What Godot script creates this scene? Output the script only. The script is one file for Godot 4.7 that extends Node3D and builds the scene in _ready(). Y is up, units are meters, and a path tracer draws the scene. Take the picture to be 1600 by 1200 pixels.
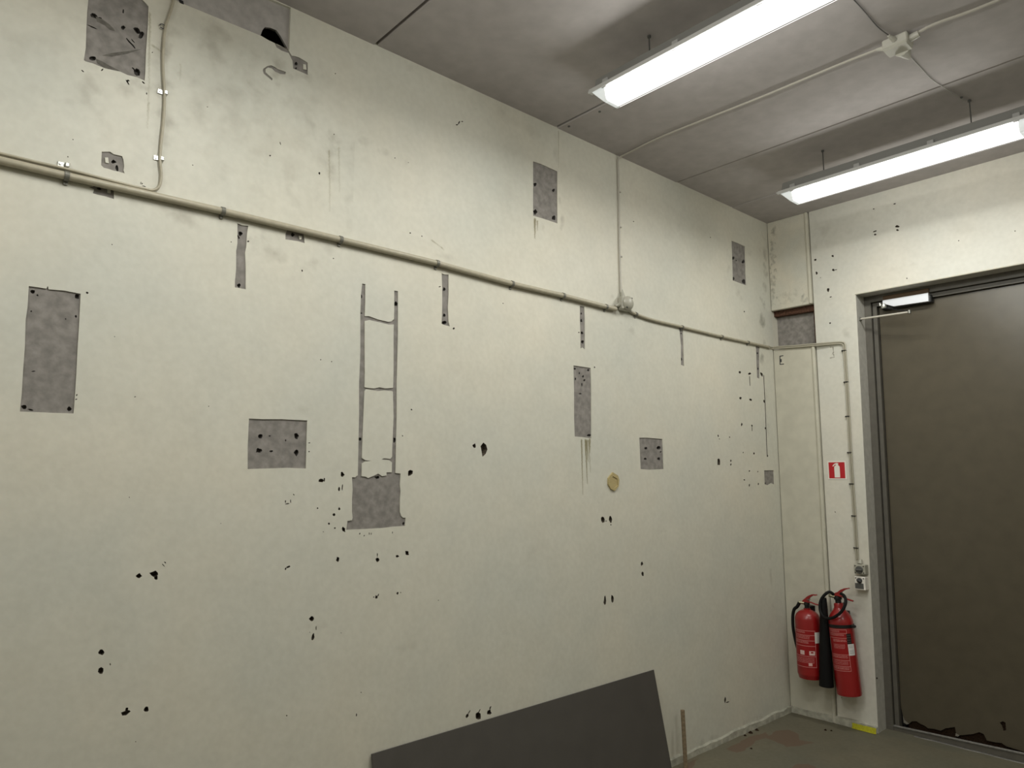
extends Node3D
# An emptied plant room: scarred white concrete wall, steel door, two extinguishers, hanging strip lights.
# The corner of the room is the origin: the left wall is the plane x = 0, the back wall the plane z = 0, the floor y = 0.

const F := 1110.38
const CAM := Vector3(2.51618, 1.6, 4.78404)
const YAW := 0.841557
const PITCH := 0.126351
const ROLL := -0.002236
const TOP := 3.433            # ceiling height
const ROOM_X := 4.6
const ROOM_Z := 7.4
const LEAF_Z := -0.17         # front of the door leaf

var cam_basis := Basis()
var rng := RandomNumberGenerator.new()
var M := {}
var taken := {}

# ------------------------------------------------------------------ pixels to points
func ray(px: float, py: float) -> Vector3:
	return cam_basis * Vector3((px - 800.0) / F, -(py - 600.0) / F, -1.0)

func on_x(px: float, py: float, x := 0.0) -> Vector3:
	var d := ray(px, py)
	return CAM + d * ((x - CAM.x) / d.x)

func on_y(px: float, py: float, y := 0.0) -> Vector3:
	var d := ray(px, py)
	return CAM + d * ((y - CAM.y) / d.y)

func on_z(px: float, py: float, z := 0.0) -> Vector3:
	var d := ray(px, py)
	return CAM + d * ((z - CAM.z) / d.z)

func wl(px: float, py: float) -> Vector2:      # left wall, as (z, y)
	var p := on_x(px, py)
	return Vector2(p.z, p.y)

func wb(px: float, py: float, z := 0.0) -> Vector2:      # back wall, as (x, y)
	var p := on_z(px, py, z)
	return Vector2(p.x, p.y)

func outline(pts: Array, left := true, z := 0.0) -> PackedVector2Array:
	var out := PackedVector2Array()
	for i in range(0, pts.size(), 2):
		out.append(wl(pts[i], pts[i + 1]) if left else wb(pts[i], pts[i + 1], z))
	return ccw(out)

func ccw(p: PackedVector2Array) -> PackedVector2Array:
	if Geometry2D.is_polygon_clockwise(p):
		p.reverse()
	return p

# ------------------------------------------------------------------ mesh building
class Shape:
	var v := PackedVector3Array()
	var n := PackedVector3Array()
	var uv := PackedVector2Array()
	var idx := PackedInt32Array()

	func tri(a: Vector3, b: Vector3, c: Vector3, hint: Vector3, ua := Vector2.ZERO, ub := Vector2.ZERO, uc := Vector2.ZERO) -> void:
		var nn := (c - a).cross(b - a)
		if nn.length_squared() < 1e-16:
			return
		nn = nn.normalized()
		var k := v.size()
		if nn.dot(hint) < 0.0:
			nn = -nn
			v.append_array([a, c, b])
			uv.append_array([ua, uc, ub])
		else:
			v.append_array([a, b, c])
			uv.append_array([ua, ub, uc])
		n.append_array([nn, nn, nn])
		idx.append_array([k, k + 1, k + 2])

	func quad(a: Vector3, b: Vector3, c: Vector3, d: Vector3, hint: Vector3, ua := Vector2.ZERO, ub := Vector2(1, 0), uc := Vector2(1, 1), ud := Vector2(0, 1)) -> void:
		tri(a, b, c, hint, ua, ub, uc)
		tri(a, c, d, hint, ua, uc, ud)

	# box with chamfered edges
	func box(at: Vector3, size: Vector3, bevel := 0.0, b := Basis()) -> void:
		var h := size / 2.0
		var e := minf(bevel, minf(h.x, minf(h.y, h.z)) * 0.95)
		var ax := [Vector3.RIGHT, Vector3.UP, Vector3.BACK]
		for i in 3:
			var j := (i + 1) % 3
			var k := (i + 2) % 3
			for s in [-1.0, 1.0]:
				var c: Vector3 = ax[i] * (h[i] * s)
				var u: Vector3 = ax[j] * (h[j] - e)
				var w: Vector3 = ax[k] * (h[k] - e)
				quad(at + b * (c - u - w), at + b * (c + u - w), at + b * (c + u + w), at + b * (c - u + w), b * (ax[i] * s))
			if e > 0.0:
				for s in [-1.0, 1.0]:
					for t in [-1.0, 1.0]:
						var l: Vector3 = ax[i] * (h[i] - e)
						var p: Vector3 = ax[j] * (h[j] * s) + ax[k] * ((h[k] - e) * t)
						var q: Vector3 = ax[j] * ((h[j] - e) * s) + ax[k] * (h[k] * t)
						quad(at + b * (p - l), at + b * (p + l), at + b * (q + l), at + b * (q - l), b * (ax[j] * s + ax[k] * t))
		if e > 0.0:
			for sx in [-1.0, 1.0]:
				for sy in [-1.0, 1.0]:
					for sz in [-1.0, 1.0]:
						var s3 := Vector3(sx, sy, sz)
						tri(at + b * Vector3(h.x * sx, (h.y - e) * sy, (h.z - e) * sz), at + b * Vector3((h.x - e) * sx, h.y * sy, (h.z - e) * sz), at + b * Vector3((h.x - e) * sx, (h.y - e) * sy, h.z * sz), b * s3)

	func smooth_grid(rows: Array, norms: Array, us: Array, closed: bool) -> void:
		var k := v.size()
		var m: int = rows[0].size()
		for r in rows.size():
			for c in m:
				v.append(rows[r][c])
				n.append(norms[r][c])
				uv.append(Vector2(float(c) / (m - (0 if closed else 1)), us[r]))
		for r in rows.size() - 1:
			for c in (m if closed else m - 1):
				var a := k + r * m + c
				var b := k + r * m + (c + 1) % m
				var d := a + m
				var e := b + m
				for t in [[a, b, e], [a, e, d]]:
					var nn: Vector3 = (v[t[2]] - v[t[0]]).cross(v[t[1]] - v[t[0]])
					if nn.dot(n[t[0]] + n[t[1]] + n[t[2]]) >= 0.0:
						idx.append_array([t[0], t[1], t[2]])
					else:
						idx.append_array([t[0], t[2], t[1]])

	func tube(path: Array, r: float, sides := 10, caps := true, r_end := -1.0, flat := 1.0) -> void:
		var rows := []
		var norms := []
		var us := []
		var up := Vector3.UP
		for i in path.size():
			var t: Vector3 = (path[mini(i + 1, path.size() - 1)] - path[maxi(i - 1, 0)]).normalized()
			if i == 0 and absf(t.dot(up)) > 0.9:
				up = Vector3.RIGHT
			var x := t.cross(up).normalized()
			up = x.cross(t).normalized()
			var rr := r if r_end < 0.0 else lerpf(r, r_end, float(i) / (path.size() - 1))
			var row := []
			var nr := []
			for s in sides:
				var a := TAU * s / sides
				var d := x * cos(a) + up * sin(a) * flat
				row.append(path[i] + d * rr)
				nr.append(d.normalized())
			rows.append(row)
			norms.append(nr)
			us.append(float(i))
			if caps and (i == 0 or i == path.size() - 1):
				for s in sides:
					tri(path[i], row[s], row[(s + 1) % sides], -t if i == 0 else t)
		smooth_grid(rows, norms, us, true)

	# lathe: profile of Vector2(radius, height along axis); a repeated point makes a crease
	func lathe(prof: Array, at: Vector3, b := Basis(), sides := 24, from := 0.0, to := TAU) -> void:
		var full := is_equal_approx(to - from, TAU)
		var cols := sides if full else sides + 1
		for i in prof.size() - 1:
			var p: Vector2 = prof[i]
			var q: Vector2 = prof[i + 1]
			if p.distance_to(q) < 1e-6:
				continue
			var rows := [[], []]
			var norms := [[], []]
			for e in 2:
				var here: Vector2 = prof[i + e]
				var d := (q - p).normalized()
				var o: Vector2 = prof[i + 2] - q if e == 1 and i + 2 < prof.size() else (p - prof[i - 1] if e == 0 and i > 0 else Vector2.ZERO)
				if o.length() > 1e-6 and d.dot(o.normalized()) > 0.75:
					d = (d + o.normalized()).normalized()
				for c in cols:
					var a := from + (to - from) * c / sides
					var out := Vector3(sin(a), 0, cos(a))
					rows[e].append(at + b * (out * here.x + Vector3.UP * here.y))
					norms[e].append((b * (out * d.y - Vector3.UP * d.x)).normalized())
			smooth_grid(rows, norms, [float(i) / (prof.size() - 1), float(i + 1) / (prof.size() - 1)], full)

	# polygon pushed out along an axis: place(p, depth) gives the point
	func slab(poly: PackedVector2Array, place: Callable, front: float, back: float, hint: Vector3) -> void:
		var ids := Geometry2D.triangulate_polygon(poly)
		for i in range(0, ids.size(), 3):
			for k in 2:
				var dep := front if k == 0 else back
				tri(place.call(poly[ids[i]], dep), place.call(poly[ids[i + 1]], dep), place.call(poly[ids[i + 2]], dep), hint if k == 0 else -hint, poly[ids[i]], poly[ids[i + 1]], poly[ids[i + 2]])
		rim(poly, place, front, back, 1.0)

	func rim(poly: PackedVector2Array, place: Callable, front: float, back: float, outward: float, shrink := 1.0) -> void:
		var mid := Vector2.ZERO
		for p in poly:
			mid += p
		mid /= poly.size()
		var cw := -1.0 if Geometry2D.is_polygon_clockwise(poly) else 1.0
		for i in poly.size():
			var p := poly[i]
			var q := poly[(i + 1) % poly.size()]
			var side := Vector2(q.y - p.y, p.x - q.x) * outward * cw
			var hint: Vector3 = place.call(p + side, front) - place.call(p, front)
			quad(place.call(p, front), place.call(q, front), place.call(mid + (q - mid) * shrink, back), place.call(mid + (p - mid) * shrink, back), hint, p, q, q, p)

	func done() -> ArrayMesh:
		var a := []
		a.resize(Mesh.ARRAY_MAX)
		a[Mesh.ARRAY_VERTEX] = v
		a[Mesh.ARRAY_NORMAL] = n
		a[Mesh.ARRAY_TEX_UV] = uv
		a[Mesh.ARRAY_INDEX] = idx
		var m := ArrayMesh.new()
		m.add_surface_from_arrays(Mesh.PRIMITIVE_TRIANGLES, a)
		return m

func obj(called: String, s: Shape, mat: Material, parent: Node = self) -> MeshInstance3D:
	var o := MeshInstance3D.new()
	o.name = called if parent != self else numbered(called)
	o.mesh = s.done()
	o.material_override = mat
	o.cast_shadow = GeometryInstance3D.SHADOW_CASTING_SETTING_ON
	parent.add_child(o, true)
	return o

func numbered(called: String) -> String:
	taken[called] = taken.get(called, -1) + 1
	return called if taken[called] == 0 else "%s_%03d" % [called, taken[called]]

func thing(called: String, label: String, category: String, at := Vector3.ZERO, group := "") -> Node3D:
	var o := Node3D.new()
	o.name = numbered(called)
	add_child(o)
	o.position = at
	tag(o, label, category, group)
	return o

func tag(o: Node, label: String, category: String, group := "") -> void:
	o.set_meta("label", label)
	o.set_meta("category", category)
	if group:
		o.set_meta("group", group)

func setting(called: String, label: String, category: String, at := Vector3.ZERO) -> Node3D:
	var o := thing(called, label, category, at)
	o.set_meta("kind", "structure")
	return o

# a flat region with holes cut out, as plain polygons
func cut_region(start: PackedVector2Array, holes: Array) -> Array:
	var pieces := [start]
	for hole in holes:
		var hb := bounds(hole)
		var fresh := []
		for p in pieces:
			if not bounds(p).intersects(hb):
				fresh.append(p)
				continue
			var got := Geometry2D.clip_polygons(p, hole)
			if got.any(func(g): return Geometry2D.is_polygon_clockwise(g)):
				var r := bounds(p).grow(0.01)
				var x := hb.get_center().x
				for half in [Rect2(r.position, Vector2(x - r.position.x, r.size.y)), Rect2(Vector2(x, r.position.y), Vector2(r.end.x - x, r.size.y))]:
					var box := PackedVector2Array([half.position, Vector2(half.end.x, half.position.y), half.end, Vector2(half.position.x, half.end.y)])
					for part in Geometry2D.intersect_polygons(p, box):
						fresh.append_array(Geometry2D.clip_polygons(part, hole))
			else:
				fresh.append_array(got)
		pieces = fresh
	return pieces

func bounds(p: PackedVector2Array) -> Rect2:
	var r := Rect2(p[0], Vector2.ZERO)
	for q in p:
		r = r.expand(q)
	return r

func fill(s: Shape, pieces: Array, place: Callable, depth: float, hint: Vector3, uv_of: Callable) -> void:
	for p in pieces:
		var ids := Geometry2D.triangulate_polygon(p)
		if ids.is_empty() and p.size() > 2:
			ids = Geometry2D.triangulate_delaunay(p)
		for i in range(0, ids.size(), 3):
			var a: Vector2 = p[ids[i]]
			var b: Vector2 = p[ids[i + 1]]
			var c: Vector2 = p[ids[i + 2]]
			s.tri(place.call(a, depth), place.call(b, depth), place.call(c, depth), hint, uv_of.call(a), uv_of.call(b), uv_of.call(c))

func place_left(p: Vector2, depth: float) -> Vector3:
	return Vector3(-depth, p.y, p.x)

func place_back(p: Vector2, depth: float) -> Vector3:
	return Vector3(p.x, p.y, -depth)

func blob(px: float, py: float, rx: float, ry: float, left := true, tilt := 0.0, rough := 0.28, z := 0.0) -> PackedVector2Array:
	var pts := []
	var k := 7 + rng.randi() % 4
	for i in k:
		var a := TAU * i / k
		var r := 1.0 + rng.randf_range(-rough, rough)
		var d := Vector2(cos(a) * rx * r, sin(a) * ry * r).rotated(tilt)
		pts.append_array([px + d.x, py + d.y])
	return outline(pts, left, z)

# ------------------------------------------------------------------ materials
func mat(color: Color, rough := 0.7, metal := 0.0, spec := 0.5) -> StandardMaterial3D:
	var m := StandardMaterial3D.new()
	m.albedo_color = color
	m.roughness = rough
	m.metallic = metal
	m.metallic_specular = spec
	return m

func noise_image(w: int, h: int, freq: float, seed_: int, octaves := 4, sx := 1.0) -> Image:
	var f := FastNoiseLite.new()
	f.noise_type = FastNoiseLite.TYPE_SIMPLEX_SMOOTH
	f.seed = seed_
	f.frequency = freq
	f.fractal_octaves = octaves
	var im := f.get_image(maxi(8, int(w * sx)), h, false, false, true)
	if sx != 1.0:
		im.resize(w, h, Image.INTERPOLATE_CUBIC)
	return im

# triplanar grain: colour wobble + fine relief
func grain(m: StandardMaterial3D, seed_: int, lo: float, hi: float, scale := 1.0, relief := 0.0, freq := 0.02) -> StandardMaterial3D:
	var n := FastNoiseLite.new()
	n.seed = seed_
	n.frequency = freq
	n.fractal_octaves = 5
	var t := NoiseTexture2D.new()
	t.width = 512
	t.height = 512
	t.seamless = true
	t.noise = n
	var g := Gradient.new()
	g.set_color(0, Color(lo, lo, lo))
	g.set_color(1, Color(hi, hi, hi))
	t.color_ramp = g
	m.albedo_texture = t
	m.uv1_triplanar = true
	m.uv1_world_triplanar = true
	m.uv1_scale = Vector3.ONE * scale
	if relief > 0.0:
		var t2 := NoiseTexture2D.new()
		t2.width = 512
		t2.height = 512
		t2.seamless = true
		t2.noise = n
		m.heightmap_enabled = true
		m.heightmap_texture = t2
		m.heightmap_scale = relief
	return m

const TEX_Z := 6.6       # metres of left wall covered by its paint texture
const TEX_X := 5.2
var brush: Image
var grime_shade_noise: Image

func dab(im: Image, c: Vector2, r: Vector2, color: Color, strength: float, edge := 0.35) -> void:
	# a blotch of dirt or painted shade with a broken outline: noise decides where it holds
	var w := im.get_width()
	var h := im.get_height()
	for y in range(maxi(0, int(c.y - r.y)), mini(h, int(c.y + r.y) + 1)):
		for x in range(maxi(0, int(c.x - r.x)), mini(w, int(c.x + r.x) + 1)):
			var d := Vector2((x - c.x) / r.x, (y - c.y) / r.y).length()
			if d >= 1.0:
				continue
			var k := grime_shade_noise.get_pixel(x % grime_shade_noise.get_width(), y % grime_shade_noise.get_height()).r
			var a := clampf((k - edge - d * 0.45) * 2.2, 0.0, 1.0) * strength * 0.5
			if a > 0.0:
				var o := im.get_pixel(x, y)
				im.set_pixel(x, y, o.lerp(color, a))

func stroke(im: Image, a: Vector2, b: Vector2, w: float, color: Color, strength: float, wobble := 0.0) -> void:
	var steps := int(a.distance_to(b)) + 1
	for i in steps + 1:
		var t := float(i) / steps
		var p := a.lerp(b, t) + Vector2(rng.randf_range(-wobble, wobble), 0)
		var fine := w * (1.0 - 0.65 * t)
		for dy in range(-int(w) - 1, int(w) + 2):
			for dx in range(-int(w) - 1, int(w) + 2):
				var q := Vector2i(int(p.x) + dx, int(p.y) + dy)
				if q.x < 0 or q.y < 0 or q.x >= im.get_width() or q.y >= im.get_height():
					continue
				var cover := clampf(fine + 0.5 - (Vector2(q) + Vector2(0.5, 0.5)).distance_to(p + Vector2(0.5, 0.5)), 0.0, 1.0)
				if cover > 0.0:
					im.set_pixelv(q, im.get_pixelv(q).lerp(color, cover * strength * rng.randf_range(0.5, 1.0)))

func paint_texture(w: int, h: int, base: Color, seed_: int) -> Image:
	var big := noise_image(w, h, 0.0035, seed_)
	var fine := noise_image(w, h, 0.09, seed_ + 1, 3)
	var streak := noise_image(w, h, 0.02, seed_ + 2, 3)
	var bd := big.get_data()
	var fd := fine.get_data()
	var sd := streak.get_data()
	var out := PackedByteArray()
	out.resize(w * h * 3)
	var r := base.r * 255.0
	var g := base.g * 255.0
	var b := base.b * 255.0
	for i in w * h:
		var k := (bd[i] - 128) * 0.028 + (fd[i] - 128) * 0.03 + (sd[i] - 128) * 0.022
		var warm := (bd[i] - 128) * 0.02
		out[i * 3] = int(clampf(r + k + warm, 0, 255))
		out[i * 3 + 1] = int(clampf(g + k, 0, 255))
		out[i * 3 + 2] = int(clampf(b + k - warm, 0, 255))
	return Image.create_from_data(w, h, false, Image.FORMAT_RGB8, out)

func make_materials() -> void:
	M.plaster_edge = mat(Color(0.80, 0.79, 0.73), 0.7)
	M.concrete = grain(mat(Color(0.60, 0.58, 0.56), 0.85, 0, 0.3), 11, 0.80, 1.0, 2.2, 0.06, 0.02)
	M.hole = grain(mat(Color(0.40, 0.365, 0.32), 0.95, 0, 0.2), 12, 0.6, 1.0, 4.0, 0.2, 0.05)
	M.smear = grain(mat(Color(0.46, 0.445, 0.42), 0.9, 0, 0.2), 32, 0.8, 1.0, 3.0, 0.05, 0.03)
	M.plug = grain(mat(Color(0.40, 0.385, 0.37), 0.95, 0, 0.2), 31, 0.6, 1.0, 4.0, 0.1, 0.05)
	M.ceiling = grain(mat(Color(0.725, 0.703, 0.70), 0.85, 0, 0.3), 13, 0.93, 1.0, 0.9, 0.03, 0.02)
	M.joint = mat(Color(0.50, 0.49, 0.48), 0.95, 0, 0.1)
	M.panel_grey = grain(mat(Color(0.72, 0.70, 0.685), 0.7, 0, 0.3), 14, 0.88, 1.0, 1.2, 0.05, 0.03)
	M.board_paint = grain(mat(Color(0.80, 0.785, 0.725), 0.6, 0, 0.4), 15, 0.93, 1.0, 0.8, 0.05, 0.02)
	M.wood_brown = grain(mat(Color(0.42, 0.30, 0.24), 0.8, 0, 0.3), 17, 0.6, 1.0, 3.0, 0.1, 0.04)
	M.pipe = grain(mat(Color(0.71, 0.68, 0.60), 0.42, 0, 0.5), 18, 0.9, 1.0, 2.0, 0.02, 0.03)
	M.cable = mat(Color(0.66, 0.64, 0.575), 0.5)
	M.cable_white = mat(Color(0.72, 0.70, 0.66), 0.5)
	M.cord_grey = mat(Color(0.66, 0.65, 0.63), 0.6)
	M.saddle = mat(Color(0.46, 0.455, 0.42), 0.45, 0.3)
	M.clip_metal = mat(Color(0.80, 0.80, 0.78), 0.3, 0.85)
	M.clip_black = mat(Color(0.16, 0.15, 0.14), 0.6)
	M.box_grey = mat(Color(0.66, 0.65, 0.60), 0.4)
	M.box_white = mat(Color(0.74, 0.73, 0.69), 0.45)
	M.steel = mat(Color(0.55, 0.55, 0.53), 0.35, 0.9)
	M.door = grain(mat(Color(0.345, 0.318, 0.265), 0.25, 0, 0.5), 19, 0.93, 1.0, 0.7, 0.03, 0.02)
	M.frame = grain(mat(Color(0.39, 0.375, 0.345), 0.45, 0, 0.5), 20, 0.9, 1.0, 1.5, 0.02, 0.02)
	M.reveal = grain(mat(Color(0.78, 0.77, 0.74), 0.55, 0, 0.4), 21, 0.9, 1.0, 1.5, 0.04, 0.02)
	M.rot = grain(mat(Color(0.25, 0.19, 0.145), 0.95, 0, 0.2), 22, 0.5, 1.0, 5.0, 0.3, 0.05)
	M.flake = mat(Color(0.50, 0.48, 0.44), 0.7)
	M.rail = grain(mat(Color(0.52, 0.51, 0.49), 0.5, 0.3), 23, 0.75, 1.0, 3.0, 0.05, 0.03)
	M.closer = mat(Color(0.93, 0.94, 0.97), 0.35)
	M.rod_pale = mat(Color(0.80, 0.78, 0.74), 0.35, 0.2)
	M.brown_plate = mat(Color(0.36, 0.28, 0.20), 0.7)
	M.black = mat(Color(0.05, 0.05, 0.052), 0.5)
	M.rubber = mat(Color(0.05, 0.05, 0.052), 0.6, 0, 0.35)
	M.red = mat(Color(0.56, 0.07, 0.078), 0.38)
	M.red.clearcoat_enabled = true
	M.red.clearcoat = 0.4
	M.red.clearcoat_roughness = 0.2
	M.brass = mat(Color(0.62, 0.60, 0.50), 0.4, 0.8)
	M.sheet = grain(mat(Color(0.315, 0.30, 0.285), 0.42, 0, 0.5), 24, 0.92, 1.0, 0.6, 0.01, 0.02)
	M.sheet_edge = mat(Color(0.42, 0.41, 0.39), 0.5)
	M.stick = grain(mat(Color(0.60, 0.53, 0.43), 0.75, 0, 0.3), 25, 0.7, 1.0, 3.0, 0.05, 0.04)
	M.tape = grain(mat(Color(0.80, 0.78, 0.16), 0.5), 26, 0.8, 1.0, 4.0, 0.03, 0.04)
	M.sign_red = mat(Color(0.72, 0.10, 0.14), 0.4)
	M.sign_white = mat(Color(0.92, 0.90, 0.87), 0.4)
	M.foam = grain(mat(Color(0.80, 0.73, 0.54), 0.8, 0, 0.2), 27, 0.8, 1.0, 6.0, 0.2, 0.05)
	M.lamp_body = mat(Color(0.58, 0.58, 0.57), 0.5)
	M.lamp_rim = mat(Color(0.86, 0.86, 0.86), 0.35)
	M.lamp_clip = mat(Color(0.75, 0.75, 0.75), 0.3)
	M.glow = mat(Color(0.9, 0.9, 0.9), 0.4)
	M.glow.emission_enabled = true
	M.glow.emission = Color(1.0, 0.985, 0.97)
	M.glow.emission_energy_multiplier = 1.6
	M.glow_end = mat(Color(0.85, 0.86, 0.86), 0.3)
	M.glow_end.emission_enabled = true
	M.glow_end.emission = Color(0.95, 0.97, 0.96)
	M.glow_end.emission_energy_multiplier = 0.45
	M.plain_wall = grain(mat(Color(0.78, 0.77, 0.71), 0.7, 0, 0.4), 28, 0.93, 1.0, 0.7, 0.05, 0.02)
	M.plinth = grain(mat(Color(0.78, 0.77, 0.71), 0.7, 0, 0.3), 29, 0.72, 1.0, 1.6, 0.08, 0.02)
	M.print_dark = mat(Color(0.20, 0.20, 0.20), 0.5)
	M.socket_grey = mat(Color(0.34, 0.34, 0.33), 0.5)

# ------------------------------------------------------------------ the scene
func _ready() -> void:
	rng.seed = 20240611
	cam_basis = Basis.from_euler(Vector3(PITCH, YAW, ROLL), EULER_ORDER_YXZ)
	var cam := Camera3D.new()
	cam.name = "camera"
	cam.transform = Transform3D(cam_basis, CAM)
	cam.fov = rad_to_deg(2.0 * atan(600.0 / F))
	cam.near = 0.05
	cam.far = 100.0
	add_child(cam)
	cam.current = true
	var we := WorldEnvironment.new()
	we.name = "world_environment"
	var env := Environment.new()
	env.background_mode = Environment.BG_COLOR
	env.background_color = Color(0, 0, 0)
	env.tonemap_mode = Environment.TONE_MAPPER_LINEAR
	env.tonemap_exposure = 1.09
	env.sdfgi_enabled = true
	env.ssao_enabled = true
	env.ssil_enabled = true
	we.environment = env
	add_child(we)
	make_materials()

	build_left_wall()
	build_back_wall()
	build_shell()
	build_door()
	build_lamps()
	build_conduit()
	build_cables()
	build_extinguishers()
	build_switches_and_sign()
	build_floor_things()

# ------------------------------------------------------------------ left wall
func hole_part(wall: Node, poly: PackedVector2Array, place: Callable, hint: Vector3, start: float, depth: float, m: Material = null, called := "drill_hole") -> void:
	var s := Shape.new()
	s.rim(poly, place, start, start + depth, -1.0, 0.72)
	var mid := Vector2.ZERO
	for p in poly:
		mid += p
	mid /= poly.size()
	for i in poly.size():
		s.tri(place.call(mid, start + depth), place.call(mid + (poly[i] - mid) * 0.72, start + depth), place.call(mid + (poly[(i + 1) % poly.size()] - mid) * 0.72, start + depth), hint)
	obj(called, s, m if m else M.hole, wall)

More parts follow.
